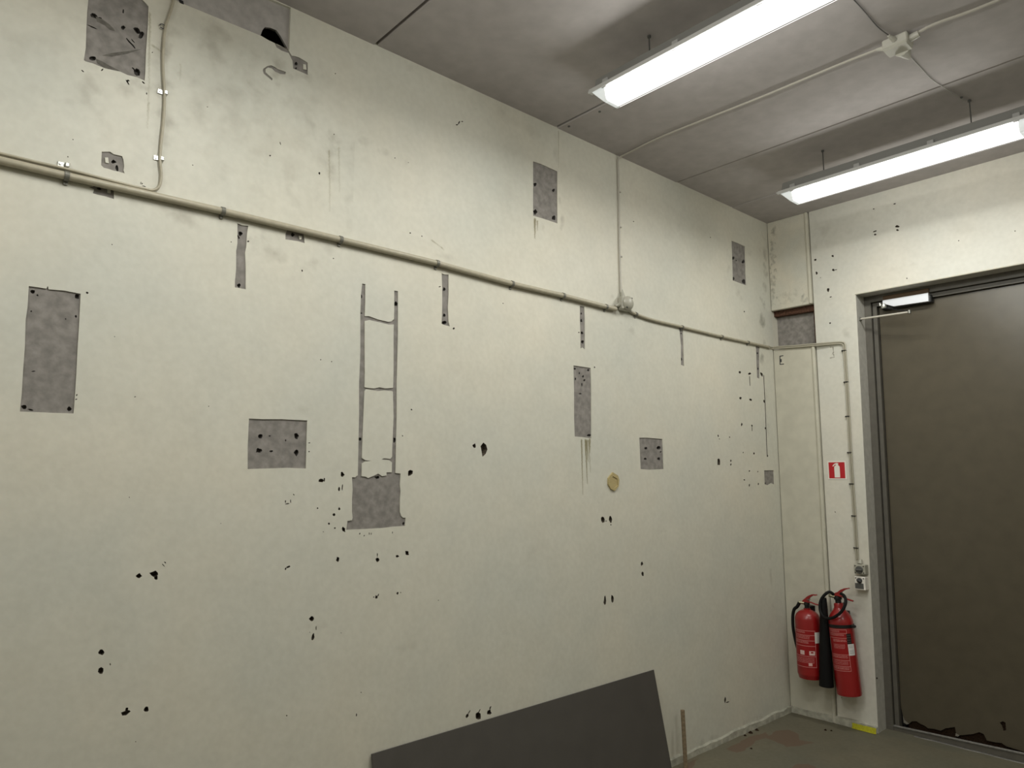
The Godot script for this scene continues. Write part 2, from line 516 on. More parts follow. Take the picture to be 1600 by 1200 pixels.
func build_left_wall() -> void:
	var wall := setting("wall_left", "long white painted concrete wall scarred with grey bare patches and drill holes", "wall")
	var core := Shape.new()
	core.box(Vector3(-0.42, TOP / 2, ROOM_Z / 2), Vector3(0.2, TOP + 0.4, ROOM_Z + 0.6))
	obj("concrete_core", core, M.concrete, wall)

	# bare patches: [label, [outlines], [islands of paint], [holes as px, py, rx, ry, tilt]]
	var patches := [
		["large bare concrete patch with smeared plugs beside the thin cable", [[140, -40, 138, 0, 136, 20, 135, 45, 134, 75, 131, 94, 134, 96, 145, 99, 157, 104, 165, 107, 188, 112, 199, 117, 215, 121, 226, 126, 227, 115, 228, 85, 229, 70, 231, 40, 232, 10, 228, 5, 223, 0, 212, -18]], [],
			[[148, 24, 6, 4, 0.3], [157, 29, 4, 2.4, 0.6], [193, 42, 3, 3.5, 0], [193, 17, 1.5, 3.5, 0], [215, 47, 6, 4, 0.5], [221, 54, 4, 5, 0.4], [205, 67, 11, 1.2, 0.85], [208, 63, 4, 0.8, 0.85], [144, 41, 8, 1.0, 0.4], [145, 90, 6, 4, 0.2], [215, 112, 5, 5.5, 0], [209, 107, 3.5, 1.2, 0.8]]],
		["bare concrete patch with a torn plug above the pipe", [[159, 237, 172, 237, 178, 241, 183, 242, 191, 244, 193, 250, 194, 260, 193, 266, 195, 271, 185, 268, 179, 267, 170, 264, 162, 262, 158, 258]], [[164, 246, 169, 246, 170, 255, 165, 254]],
			[[178, 252, 4.5, 3, 0.2], [183, 262, 2.2, 5, -0.1]]],
		["bare concrete patch half under the pipe", [[138, 292, 146, 291, 150, 285, 160, 286, 178, 290, 178, 311, 165, 307, 152, 304, 145, 302, 147, 296]], [[168, 295, 173, 296, 173, 302, 168, 301]],
			[[155, 294, 4, 2.6, 0.2]]],
		["long bare strip with a plug at each end", [[371, 349, 379, 352, 388, 353, 386, 365, 385, 385, 383, 395, 384, 415, 384, 452, 367, 449, 367, 440, 369, 420, 369, 392, 371, 380]], [],
			[[376, 365, 3.6, 3.2, 0.4], [374, 446, 3, 3, 0]]],
		["small bare patch under the pipe with a square of paint left", [[446, 366, 449, 359, 475, 365, 476, 380, 466, 377, 446, 374]], [[467, 368, 472, 369, 471, 374, 468, 374]],
			[[458, 366, 3, 3, 0]]],
		["tall bare concrete rectangle with plugs in its corners", [[45, 447, 60, 449, 72, 451, 75, 447, 76, 452, 100, 454, 126, 459, 125, 480, 124, 500, 121, 550, 119, 590, 117, 620, 115, 646, 80, 645, 60, 644, 31, 643, 34, 615, 36, 580, 39, 540, 40, 500, 43, 480]], [],
			[[52, 455, 4, 3, 0.2], [59, 461, 1.5, 1.5, 0], [121, 463, 4.5, 3.5, 0.9], [49, 486, 1.3, 1.3, 0], [119, 494, 1.6, 2, 0], [38, 636, 4.5, 4, 0], [48, 640, 4, 1.3, 0.2], [108, 639, 4, 4, 0], [103, 498, 1.0, 1.0, 0], [52, 580, 3.5, 0.8, 0]]],
		["square bare concrete patch with four plugs", [[389, 654, 410, 655, 440, 655, 480, 657, 479, 690, 478, 732, 450, 731, 420, 732, 387, 733, 387, 700]], [],
			[[407, 682, 4, 4, 0], [405, 704, 4.5, 4, 0], [464, 681, 3.6, 4.5, 0], [464, 707, 3.6, 5, 0], [422, 681, 2, 1, 0], [424, 705, 3, 1.6, 0], [447, 688, 1, 1.4, 0]]],
		["bare concrete shaped like a ladder above a block", [
			[566, 443, 571, 444, 571, 470, 570, 495, 570, 600, 568, 650, 566, 700, 565, 748, 559, 748, 560, 700, 561, 650, 561, 600, 563, 550, 563, 492, 564, 460],
			[616, 454, 622, 455, 622, 480, 622, 520, 621, 560, 620, 600, 620, 650, 619, 690, 618, 745, 612, 745, 613, 700, 615, 650, 614, 615, 615, 580, 615, 520, 616, 480],
			[568, 494, 577, 494, 590, 499, 607, 503, 612, 502, 615, 499, 618, 507, 607, 507, 590, 503, 577, 500, 568, 502],
			[564, 604, 575, 606, 585, 607, 593, 605, 602, 607, 613, 606, 618, 604, 618, 618, 613, 611, 600, 610, 590, 611, 572, 608, 568, 614, 564, 612],
			[563, 714, 571, 719, 580, 720, 571, 721, 563, 726], [596, 718, 600, 716, 610, 717, 613, 713, 617, 714, 617, 727, 613, 723, 608, 719],
			[550, 745.5, 555, 746, 558, 743, 565, 744, 572, 745, 575, 747, 585, 743, 591, 740, 597, 744, 604, 743, 604, 738, 612, 738, 618, 739, 626, 740, 625, 757, 626, 768, 625, 780, 625, 800, 627, 806, 630, 809, 634, 809, 633, 822, 615, 823, 600, 825, 565, 827, 541, 828, 543, 814, 550, 813, 551, 809, 550, 800, 550, 780, 551, 765]], [],
			[[565, 463, 1.6, 3, 0], [565, 489, 2, 1.2, 0], [620, 475, 3, 4, 0], [563, 686, 2.6, 3, 0], [617, 688, 2, 4, 0], [590, 746, 3.6, 2.4, 0], [631, 818, 2, 3, 0]]],
		["narrow bare strip with a dark foot", [[690, 427, 695, 429, 701, 429, 701, 460, 700, 480, 701, 503, 703, 510, 695, 508, 690, 506, 691, 480, 691, 450]], [],
			[[695, 452, 2.4, 3, 0], [695, 492, 2.2, 2.6, 0], [695, 504, 4, 2.6, 0]]],
		["narrow bare strip pitted with plugs beside the junction box", [[906, 478, 913, 479, 914, 500, 914, 530, 914, 546, 910, 543, 907, 545, 907, 520, 906, 500]], [],
			[[909, 490, 1.2, 1.8, 0], [909, 501, 1.8, 2.4, 0], [910, 520, 2, 2.6, 0], [911, 534, 2, 3, 0]]],
		["narrow bare strip hanging from the thin pipe", [[1061, 510, 1067, 512, 1068, 540, 1069, 572, 1064, 570, 1064, 540]], [], [[1065, 521, 1, 1.6, 0], [1065, 561, 1.4, 2.6, 0]]],
		["short bare strip near the corner", [[1181, 540, 1187, 542, 1187, 592, 1183, 590]], [], [[1184, 552, 1.2, 1.6, 0], [1185, 576, 1.2, 1.8, 0]]],
		["tall narrow bare rectangle with drips under it", [[896, 571, 923, 575, 924, 610, 924, 650, 924, 685, 910, 683, 898, 682, 897, 650, 897, 610]], [],
			[[899, 576, 1.6, 1.4, 0], [920, 578, 1.8, 1.6, 0], [912, 588, 1.6, 2, 0.4], [914, 594, 1.4, 2, 0.4], [900, 592, 1.2, 1.8, 0], [906, 583, 1, 1.4, 0], [907, 615, 2.4, 1, 0], [921, 680, 3, 2, 0], [910, 601, 0.8, 3, 0]]],
		["dark square bare patch with four plugs beside the wax lump", [[999, 684, 1012, 684, 1035, 686, 1036, 705, 1037, 733, 1015, 734, 1001, 733, 1000, 710]], [],
			[[1010, 700, 2.4, 2, 0], [1030, 700, 3, 2.6, 0], [1009, 717, 2.4, 2, 0], [1030, 717, 2.4, 2.2, 0], [1033, 706, 1.6, 1.2, 0]]],
		["bare rectangle with rust runs near the ceiling", [[833, 252, 845, 256, 871, 268, 871, 300, 871, 349, 850, 342, 833, 337, 833, 300]], [],
			[[837, 288, 2.6, 3, 0], [866, 297, 2, 2.6, 0], [837, 331, 3, 4, 0], [866, 340, 3, 4, 0]]],
		["small bare rectangle near the corner and ceiling", [[1143, 376, 1153, 380, 1164, 385, 1165, 420, 1166, 446, 1155, 442, 1145, 438, 1144, 400]], [],
			[[1146, 403, 2, 2.6, 0], [1162, 409, 2.2, 3, 0], [1147, 435, 2, 2.6, 0], [1163, 440, 2.6, 3.4, 0], [1151, 407, 1, 1, 0]]],
		["tiny bare square beside the corner", [[1194, 735, 1209, 735, 1210, 757, 1205, 755, 1200, 758, 1195, 757]], [], [[1196, 755, 1.4, 1.4, 0]]],
		["bare scrap with a square of paint left under the duct mouth", [[429, 67, 435, 71, 450, 76, 453, 82, 456, 87, 462, 88, 468, 90, 481, 98, 481, 117, 472, 113, 458, 107, 457, 95, 451, 83, 440, 79, 432, 74]], [[474, 100, 478, 101, 479, 109, 474, 108]],
			[[463, 99, 2.4, 3, 0], [463, 106, 2, 1.4, 0]]],
		["chipped shallow gouge in the paint", [[412, 107, 418, 103, 424, 102, 430, 105, 434, 108, 447, 112.5, 446, 116, 438, 115.5, 430, 112, 425, 107, 419, 105.5, 415, 108, 415, 113, 426, 123, 425, 126, 412, 115, 410.5, 110]], [], []],
	]
	# infill board of an old duct opening, by the ceiling
	var infill := outline([250, -72, 250, -13, 284, 5, 345, 30, 408, 56, 420, 63, 452, 78, 454.5, 12])
	var mouth := outline([408, 56, 412, 45, 416, 40, 424, 41, 434, 45, 441, 55, 447, 66, 451, 73, 442, 72.5, 432, 69.5, 418, 63.5, 410, 61])

	var cuts := [infill]
	var skin := Shape.new()
	var uvl := func(p: Vector2) -> Vector2: return Vector2(p.x / TEX_Z, (TOP - p.y) / TOP)
	for d in patches:
		var region: Array = [outline(d[1][0])]
		for k in range(1, d[1].size()):
			var add := outline(d[1][k])
			var merged := []
			var left_over := []
			for r in region:
				var got := Geometry2D.merge_polygons(r, add)
				var solid := got.filter(func(g): return not Geometry2D.is_polygon_clockwise(g))
				if solid.size() == 1 and merged.is_empty():
					add = solid[0]
					left_over.append_array(got.filter(func(g): return Geometry2D.is_polygon_clockwise(g)))
				else:
					merged.append(r)
			region = [add] + merged
			for g in left_over:
				var island: PackedVector2Array = g
				island.reverse()
				d[2].append(island)
		var holes := []
		for h in d[3]:
			holes.append(blob(h[0], h[1], h[2], h[3], true, h[4]))
		var patch := Shape.new()
		for r in region:
			cuts.append(r)
			fill(patch, cut_region(r, holes), place_left, 0.004, Vector3.RIGHT, uvl)
			skin.rim(r, place_left, 0.0, 0.0045, -1.0)
		for i in d[2]:
			var isle: PackedVector2Array = i if i is PackedVector2Array else outline(i)
			fill(skin, [isle], place_left, 0.0, Vector3.RIGHT, uvl)
			skin.rim(isle, place_left, 0.0, 0.0045, 1.0)
		var o := obj("bare_concrete_patch", patch, M.concrete, wall)
		o.set_meta("label", d[0])
		for k in holes.size():
			var r: float = minf(bounds(holes[k]).size.x, bounds(holes[k]).size.y)
			hole_part(o, holes[k], place_left, Vector3.RIGHT, 0.004, clampf(r * 0.7, 0.005, 0.02), M.plug, "plug_hole")

	# old filler smeared across the large patch
	for sm in [[150, 25, 160, 29, 170, 36, 178, 44, 180, 48, 172, 46, 164, 39, 152, 33], [150, 91, 160, 95, 172, 102, 188, 110, 178, 110, 164, 106, 152, 98], [160, 86, 175, 82, 200, 79, 222, 76, 200, 83, 175, 88]]:
		var sp := Shape.new()
		fill(sp, [outline(sm)], place_left, 0.0036, Vector3.RIGHT, uvl)
		obj("filler_smear", sp, M.smear, wall)

	# drill holes and chips: px, py, rx, ry, tilt
	var drilled := [[217, 900, 4, 4.5, 0], [242, 897, 7, 5, 0.2], [244, 903, 3, 4, 0], [255, 883, 3, 0.8, 0.8], [258, 879, 2, 0.7, 0.8], [158, 1019, 4.5, 4, 0], [158, 1048, 4, 5, 0.2], [172, 1038, 1, 1.6, 0],
		[196, 1114, 8, 3.2, -0.3], [198, 1109, 2.4, 4, 0.1], [229, 1109, 4, 4.4, 0.3], [487, 967, 3.5, 4.4, 0], [489, 995, 2.2, 5, 0.2], [494, 981, 0.7, 3, 0], [588, 933, 2, 2.5, 0], [584, 933, 0.9, 0.9, 0], [591, 930, 0.8, 2, 0.3], [621, 927, 2, 2, 0],
		[626, 926, 0.7, 1.2, 0], [502, 751, 4, 3.4, 0], [507, 750, 1.2, 3.4, 0], [535, 741, 3, 3.5, 0.2], [530, 764, 1.8, 2.8, 0], [535, 761, 0.9, 6, 0.1], [446, 784, 1, 2.8, 0], [449, 787, 3.4, 0.8, -0.15], [454, 783, 0.9, 2.6, 0], [459, 773, 1.4, 0.7, 0.7],
		[446, 889, 1.2, 2, 0.3], [450, 886, 3.6, 1.6, -0.5], [496, 794, 1.2, 1.2, 0], [530, 795, 1.4, 2, 0], [522, 804, 2.4, 3, 0], [514, 818, 1.6, 1.6, 0], [523, 825, 1.2, 1.2, 0], [537, 827, 2.4, 4.4, -0.4], [505, 831, 0.8, 0.6, 0],
		[528, 874, 2.6, 3.6, 0], [590, 875, 3.2, 3.4, 0], [589.5, 867, 0.7, 3, 0], [621, 869, 2.6, 2, -0.4], [636, 864, 3.2, 3.6, 0], [641, 738, 3.4, 5.2, 0.5], [741, 697, 2.8, 4, -0.2], [756, 702, 5.4, 9.5, 0.05], [730, 1119, 1.9, 3.6, 0.3], [733, 1113, 0.7, 4, 0.5],
		[747, 1119, 4.6, 5, 0], [749, 1111, 0.8, 3, 0.4], [764, 1113, 3.6, 4.4, 0.3], [766, 1106, 0.9, 3, 0.3], [942, 812, 2.4, 5, -0.1], [954, 812, 2.4, 5, -0.1], [954.5, 820, 1, 1, 0], [947, 814, 0.8, 0.8, 0], [945, 939, 1.9, 7, 0.05], [957, 935, 1.8, 6, 0],
		[1003, 881, 2, 3, 0], [1004, 897, 2, 3.4, 0], [1123, 722, 2.3, 5.6, 0], [1142, 720, 1, 2, 0], [1142, 726, 1, 1.6, 0], [1156, 582, 2, 1.6, 0.5], [1171, 584, 2.4, 1.8, 0], [1190, 585, 1.6, 3.4, -0.5], [1157, 622, 1.6, 2.2, -0.4], [1173, 624.5, 2, 1.6, 0.3], [1194, 627, 1.2, 2.4, -0.5],
		[1159, 663, 1.3, 2.4, 0], [1175, 665, 1.2, 1.6, 0], [1175, 670, 0.6, 3.6, 0], [1196, 669, 1.0, 1.6, 0], [1122, 681, 0.9, 1.8, 0], [1124, 686, 0.7, 0.7, 0], [1140, 683, 0.9, 1, 0], [1178, 708.5, 1.1, 1.8, 0], [1161, 707, 0.7, 0.9, 0], [1199, 712, 1, 1.6, 0], [1171, 736, 0.9, 1.2, 0],
		[1184, 737, 0.8, 1, 0], [1163, 750, 1.2, 1, 0.5], [1171, 758, 0.9, 2.4, 0], [1185, 756, 0.9, 1.6, 0], [643, 640, 1.2, 1.2, 0], [629, 681, 0.7, 1.2, -0.5], [483, 705.5, 1.3, 1.1, 0], [709, 513, 1.6, 1.6, 0], [687, 448, 2.2, 1, -0.3], [717, 192, 1, 3, 0.4], [714, 195, 2, 0.9, 0],
		[722, 190, 1.4, 0.9, 0.3], [136, 457.5, 2, 1.8, 0], [175, 382, 0.9, 0.9, 0], [904.5, 519.5, 1.2, 0.9, 0], [521, 404, 0.9, 0.9, 0], [501, 562, 0.9, 0.8, 0], [518, 565, 1, 0.7, 0], [200, 126, 2, 1.6, 0], [199, 128, 4.6, 1.1, 1.0], [129, 111, 3, 0.9, 0.6], [160, 109, 2.4, 1, -0.7],
		[224, 129, 3, 1, 0.6], [229, 146, 0.9, 2, 0], [114, 218, 0.9, 0.9, 0], [324, 167, 1, 0.6, 0], [238, 82, 0.9, 0.9, 0], [120, 617, 0.9, 1.6, 0.5], [119, 624, 1.6, 0.8, -0.5], [373, 370, 3.4, 0.8, 1.0], [388, 377, 1.4, 1.4, 0], [361, 378, 0.8, 0.8, 0], [524, 115, 0.9, 0.9, 0], [499, 271, 1.4, 2, 0],
		[438, 224, 0.8, 2.6, -0.3], [422, 243, 1.4, 1, 0.3], [522, 210, 0.9, 1, 0], [617, 247, 0.8, 0.8, 0], [638, 254, 0.7, 0.7, 0], [641, 364, 1.3, 1, 0.4], [659, 369, 1, 0.8, 0.4], [472, 423, 1, 1.4, 0], [786, 474, 0.8, 0.8, 0], [484, 988, 0.6, 0.6, 0], [533, 989, 0.7, 0.7, 0],
		[685, 938, 0.7, 0.7, 0], [564, 1082, 1, 0.7, 0], [557, 1117, 0.7, 2.4, 0.1], [448, 1118, 0.9, 1, 0], [202, 777, 0.8, 0.8, 0], [345, 818, 0.6, 0.6, 0], [211, 620, 1.4, 0.7, 0], [326, 635, 0.8, 0.7, 0], [212, 1159, 0.7, 0.9, 0], [1133, 1094, 1.3, 4.4, 0], [1137, 1097, 2.6, 0.8, -0.4],
		[562, 834, 0.8, 1.6, 0.2], [569, 837, 0.7, 1, 0.2], [577, 834, 0.6, 2, 0], [580, 834, 0.5, 2, 0], [613, 832, 0.6, 1.6, 0], [483, 692, 1.6, 0.7, 0], [929, 574, 0.9, 1.4, 0], [1229, 914, 1.2, 1.6, 0], [1163, 487, 0.7, 1.2, 0], [1110, 371, 0.6, 1.2, 0], [990, 346, 1, 0.7, 0], [301, 258, 0.8, 0.8, 0],
		[222, 287, 1, 1.4, 0.3], [225, 291, 3.4, 0.7, 0.2], [220, 286, 0.7, 2, 0.2], [106, 245, 0.8, 1.2, 0], [179, 526, 0.6, 0.6, 0]]
	for h in drilled:
		var poly := blob(h[0], h[1], h[2], h[3], true, h[4], 0.3)
		cuts.append(poly)
		var r: float = minf(bounds(poly).size.x, bounds(poly).size.y)
		hole_part(wall, poly, place_left, Vector3.RIGHT, 0.0, clampf(r * 0.85, 0.0035, 0.02))
	# the two thin chases by the corner
	for c in [[1170.6, 588, 1171.6, 588, 1172.4, 603, 1171.6, 603], [1192.6, 585, 1193.8, 587, 1196.4, 640, 1198.6, 700, 1199.4, 714, 1198.4, 714, 1197.6, 700, 1195.4, 640]]:
		var poly := outline(c)
		cuts.append(poly)
		hole_part(wall, poly, place_left, Vector3.RIGHT, 0.0, 0.004, null, "hairline_crack")

	var whole := PackedVector2Array([Vector2(-0.12, 0.0), Vector2(ROOM_Z, 0.0), Vector2(ROOM_Z, TOP + 0.02), Vector2(-0.12, TOP + 0.02)])
	fill(skin, cut_region(whole, cuts), place_left, 0.0, Vector3.RIGHT, uvl)

	var board := Shape.new()
	var from := outline([250, -72, 250, -13, 284, 5, 345, 30, 408, 56, 420, 63, 452, 78, 454.5, 12])
	fill(board, cut_region(from, [mouth]), place_left, 0.012, Vector3.RIGHT, uvl)
	skin.rim(infill, place_left, 0.0, 0.012, -1.0)
	var bo := obj("infill_board", board, M.panel_grey, wall)
	bo.set_meta("label", "greyish pink board filling an old duct opening by the ceiling")
	# the duct itself: a wide cavity behind the board
	var cav := Shape.new()
	cav.rim(mouth, place_left, 0.012, 0.022, -1.0)
	var cb := bounds(mouth).grow(0.13)
	cb.size.y = minf(cb.end.y, TOP - 0.005) - cb.position.y
	var room := PackedVector2Array([cb.position, Vector2(cb.end.x, cb.position.y), cb.end, Vector2(cb.position.x, cb.end.y)])
	fill(cav, cut_region(room, [mouth]), place_left, 0.022, Vector3.LEFT, uvl)
	cav.rim(room, place_left, 0.022, 0.31, -1.0)
	fill(cav, [room], place_left, 0.31, Vector3.RIGHT, uvl)
	obj("duct_cavity", cav, M.concrete, wall)
	var chip := Shape.new()
	chip.slab(outline([278, -2, 286, 2, 287, 7, 281, 4.5]), place_left, -0.002, 0.0, Vector3.RIGHT)
	obj("board_fixing", chip, M.black, wall)

	# paint with its stains and some painted-in shade
	grime_shade_noise = noise_image(1024, 1024, 0.025, 77, 5)
	var w := 1984
	var h := 1032
	var im := paint_texture(w, h, Color(0.820, 0.810, 0.760), 101)
	var tp := func(px: float, py: float) -> Vector2:
		var q := wl(px, py)
		return Vector2(q.x / TEX_Z * w, (TOP - q.y) / TOP * h)
	var m_per := TEX_Z / w
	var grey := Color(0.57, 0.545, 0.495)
	var soot := Color(0.38, 0.37, 0.33)
	var rust := Color(0.50, 0.40, 0.30)
	for d in [[360, 170, 0.5, 0.3, grey, 0.14, 0.18], [330, 110, 0.5, 0.22, grey, 0.16, 0.2], [450, 190, 0.45, 0.35, grey, 0.12, 0.2], [560, 222, 0.34, 0.05, grey, 0.55], [520, 260, 0.10, 0.20, grey, 0.35], [545, 300, 0.05, 0.28, grey, 0.35], [430, 130, 0.13, 0.14, grey, 0.75], [440, 150, 0.06, 0.16, grey, 0.5], [300, 60, 0.30, 0.22, grey, 0.5], [250, 95, 0.12, 0.26, grey, 0.6], [262, 190, 0.07, 0.22, grey, 0.5],  # first three dabs: grime with the dim zone off a lamp end painted in
			[200, 145, 0.30, 0.10, grey, 0.5], [90, 60, 0.40, 0.30, grey, 0.3], [420, 300, 0.20, 0.3, grey, 0.25], [430, 395, 0.22, 0.10, grey, 0.5], [340, 345, 0.3, 0.07, grey, 0.5], [250, 320, 0.35, 0.06, grey, 0.4], [505, 390, 0.12, 0.07, grey, 0.5], [455, 390, 0.1, 0.05, grey, 0.6], [520, 240, 0.05, 0.1, soot, 0.3],
			[612, 285, 0.035, 0.045, grey, 0.55], [730, 590, 0.15, 0.1, grey, 0.14], [697, 512, 0.025, 0.05, soot, 0.8], [838, 350, 0.035, 0.10, rust, 0.8], [849, 347, 0.02, 0.06, rust, 0.5], [878, 345, 0.03, 0.07, grey, 0.9], [875, 310, 0.025, 0.06, grey, 0.6], [870, 225, 0.03, 0.14, grey, 0.5],
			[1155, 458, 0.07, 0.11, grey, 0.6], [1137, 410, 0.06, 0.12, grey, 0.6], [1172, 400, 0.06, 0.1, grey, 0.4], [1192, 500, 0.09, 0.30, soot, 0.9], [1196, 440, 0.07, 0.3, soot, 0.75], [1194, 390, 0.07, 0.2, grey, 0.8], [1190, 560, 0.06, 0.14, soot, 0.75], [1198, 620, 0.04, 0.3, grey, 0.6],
			[970, 505, 0.12, 0.04, grey, 0.8], [985, 515, 0.10, 0.05, grey, 0.5], [958, 462, 0.05, 0.05, grey, 0.6], [820, 200, 0.4, 0.05, grey, 0.25], [700, 130, 0.5, 0.05, grey, 0.3], [1000, 300, 0.3, 0.06, grey, 0.2], [480, 120, 0.1, 0.05, grey, 0.5], [960, 780, 0.04, 0.03, grey, 0.3],
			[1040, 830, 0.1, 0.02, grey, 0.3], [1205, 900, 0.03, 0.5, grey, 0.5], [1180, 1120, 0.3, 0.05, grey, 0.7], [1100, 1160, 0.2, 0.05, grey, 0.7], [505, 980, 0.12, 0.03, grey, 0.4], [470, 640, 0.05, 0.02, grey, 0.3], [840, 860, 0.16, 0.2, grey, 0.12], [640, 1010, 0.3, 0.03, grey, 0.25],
			[180, 240, 0.3, 0.2, grey, 0.18], [1060, 350, 0.2, 0.3, grey, 0.15], [790, 320, 0.2, 0.25, grey, 0.15], [690, 400, 0.2, 0.03, grey, 0.35], [725, 405, 0.02, 0.04, grey, 0.5]]:
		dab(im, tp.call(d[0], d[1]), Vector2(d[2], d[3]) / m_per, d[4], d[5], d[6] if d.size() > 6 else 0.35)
	for s in [[909, 687, 911, 772, 1.4, 0.75], [915, 687, 918, 755, 1.8, 0.7], [920, 688, 923, 738, 1.2, 0.6], [917, 688, 919, 720, 2.4, 0.45], [922, 686, 922, 706, 2.0, 0.5], [515, 235, 516, 330, 1.0, 0.35], [530, 230, 531, 300, 0.8, 0.3], [873, 205, 873, 262, 1.0, 0.4], [836, 342, 836, 372, 2.2, 0.6], [840, 345, 840, 360, 1.4, 0.5],
			[235, 20, 233, 160, 0.8, 0.5], [233, 160, 231, 200, 0.9, 0.35], [283, 100, 282, 125, 0.7, 0.25], [238, 70, 262, 86, 1.2, 0.3], [675, 375, 690, 386, 1.0, 0.45], [690, 386, 694, 390, 0.8, 0.5]] :
		stroke(im, tp.call(s[0], s[1]), tp.call(s[2], s[3]), s[4], Color(0.50, 0.47, 0.36), s[5], 0.5)
	var paint := mat(Color.WHITE, 0.5, 0, 0.45)
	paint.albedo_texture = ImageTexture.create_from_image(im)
	var bump := NoiseTexture2D.new()
	bump.width = 1984
	bump.height = 1032
	var bn := FastNoiseLite.new()
	bn.seed = 5
	bn.frequency = 0.12
	bn.fractal_octaves = 3
	bump.noise = bn
	paint.heightmap_enabled = true
	paint.heightmap_texture = bump
	paint.heightmap_scale = 0.025
	paint.texture_repeat = true
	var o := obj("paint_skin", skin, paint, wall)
	o.set_meta("label", "off-white paint with grey smudges, drips and painted upper-left shade")

# ------------------------------------------------------------------ back wall
var door_left_top := Vector2()
var door_left_bottom := Vector2()
const DOOR_TOP := 2.783
const DOOR_RIGHT := 2.42

func jamb_x(y: float) -> float:
	return lerpf(0.563, 0.598, clampf(y / DOOR_TOP, 0.0, 1.0))

func build_back_wall() -> void:
	var wall := setting("wall_back", "white back wall with the steel door, drill holes and a boxed corner", "wall")
	var core := Shape.new()
	core.box(Vector3(0.1, TOP / 2, -0.42), Vector3(1.1, TOP + 0.4, 0.2))
	obj("concrete_core", core, M.concrete, wall)
	var core2 := Shape.new()
	core2.box(Vector3(1.6, TOP / 2, -0.62), Vector3(7.0, TOP + 0.4, 0.18))
	obj("concrete_core", core2, M.concrete, wall)
	var opening := PackedVector2Array([Vector2(jamb_x(0), -0.01), Vector2(DOOR_RIGHT, -0.01), Vector2(DOOR_RIGHT, DOOR_TOP), Vector2(jamb_x(DOOR_TOP), DOOR_TOP)])
	var cuts := [opening]
	for h in [[1274, 406, 1.8, 1.8, 0], [1301, 400, 1.8, 1.8, 0], [1276, 427, 1.6, 2.4, -0.3], [1302, 422, 2, 1.8, 0], [1306, 421.5, 2, 0.7, -0.3], [1294, 453, 2, 3.2, 0], [1298, 464, 2, 0.7, -0.3], [1297, 505, 1.3, 1.6, 0], [1367, 361.5, 3, 1.1, -0.3], [1367.5, 366.5, 1.8, 1.4, 0], [1402, 354, 3.2, 2, 0],
			[1402.5, 359.5, 2, 1.3, 0], [1365, 326.5, 1.2, 1.0, 0], [1398, 318.5, 2, 1, -0.2], [1417, 435, 0.9, 1.1, 0], [1498, 376, 0.9, 0.9, 0], [1586, 361, 0.9, 1.1, 0], [1305, 800, 0.6, 1.4, -0.4], [1315, 1090, 0.8, 0.9, 0], [1370, 1060, 0.9, 1.6, 0], [1282, 434, 0.7, 0.7, 0]]:
		var poly := blob(h[0], h[1], h[2], h[3], false, h[4], 0.25)
		cuts.append(poly)
		var r: float = minf(bounds(poly).size.x, bounds(poly).size.y)
		hole_part(wall, poly, place_back, Vector3.BACK, 0.0, clampf(r * 0.85, 0.0035, 0.02))
	var skin := Shape.new()
	var uvb := func(p: Vector2) -> Vector2: return Vector2(p.x / TEX_X, (TOP - p.y) / TOP)
	var whole := PackedVector2Array([Vector2(0.314, 0.0), Vector2(ROOM_X + 0.1, 0.0), Vector2(ROOM_X + 0.1, TOP + 0.02), Vector2(0.314, TOP + 0.02)])
	fill(skin, cut_region(whole, cuts), place_back, 0.0, Vector3.BACK, uvb)
	skin.quad(Vector3(0.314, 0, 0), Vector3(0.314, TOP, 0), Vector3(0.314, TOP, -0.12), Vector3(0.314, 0, -0.12), Vector3.LEFT)
	var w := 1536
	var h := 1014
	var im := paint_texture(w, h, Color(0.825, 0.815, 0.775), 301)
	var tp := func(px: float, py: float) -> Vector2:
		var q := wb(px, py)
		return Vector2(q.x / TEX_X * w, (TOP - q.y) / TOP * h)
	var m_per := TEX_X / w
	var grey := Color(0.55, 0.53, 0.48)
	for d in [[1285, 360, 0.1, 0.25, grey, 0.5], [1300, 480, 0.08, 0.1, grey, 0.25], [1324, 520, 0.05, 0.08, grey, 0.5], [1420, 330, 0.5, 0.08, grey, 0.3], [1340, 1100, 0.1, 0.12, grey, 0.6], [1350, 1040, 0.05, 0.15, grey, 0.35], [1500, 360, 0.4, 0.06, grey, 0.2], [1345, 840, 0.04, 0.1, grey, 0.3], [1420, 415, 0.25, 0.04, grey, 0.3]]:
		dab(im, tp.call(d[0], d[1]), Vector2(d[2], d[3]) / m_per, d[4], d[5])
	var dark := Color(0.30, 0.27, 0.22)
	for s in [[1297, 542, 1301, 542], [1301, 542, 1302, 550], [1302, 550, 1300, 553], [1302, 553, 1303, 558], [1297, 559, 1303, 558]]:
		stroke(im, tp.call(s[0], s[1]), tp.call(s[2], s[3]), 0.9, dark, 0.7)
	var paint := mat(Color.WHITE, 0.5, 0, 0.45)
	paint.albedo_texture = ImageTexture.create_from_image(im)
	var o := obj("paint_skin", skin, paint, wall)
	o.set_meta("label", "off-white paint with small dark drill holes")

	# boxed corner: two cover boards with a gap between them
	var chase := setting("trim_1", "boxed white chase in the corner with an open gap showing a grey panel", "boxing")
	var y_top := 2.772
	var bim := paint_texture(256, 512, Color(0.805, 0.79, 0.735), 401)
	for e in [[0.06, 0.30, 0.14, 0.30, 0.9], [0.10, 0.62, 0.12, 0.34, 0.85], [0.85, 0.05, 0.12, 0.16, 0.9], [0.45, 0.12, 0.4, 0.12, 0.35], [0.16, 0.88, 0.10, 0.12, 0.7]]:
		dab(bim, Vector2(e[0] * 256, e[1] * 512), Vector2(e[2] * 256, e[3] * 512), Color(0.42, 0.41, 0.37), e[4], 0.25)
	var stained := mat(Color.WHITE, 0.6, 0, 0.4)
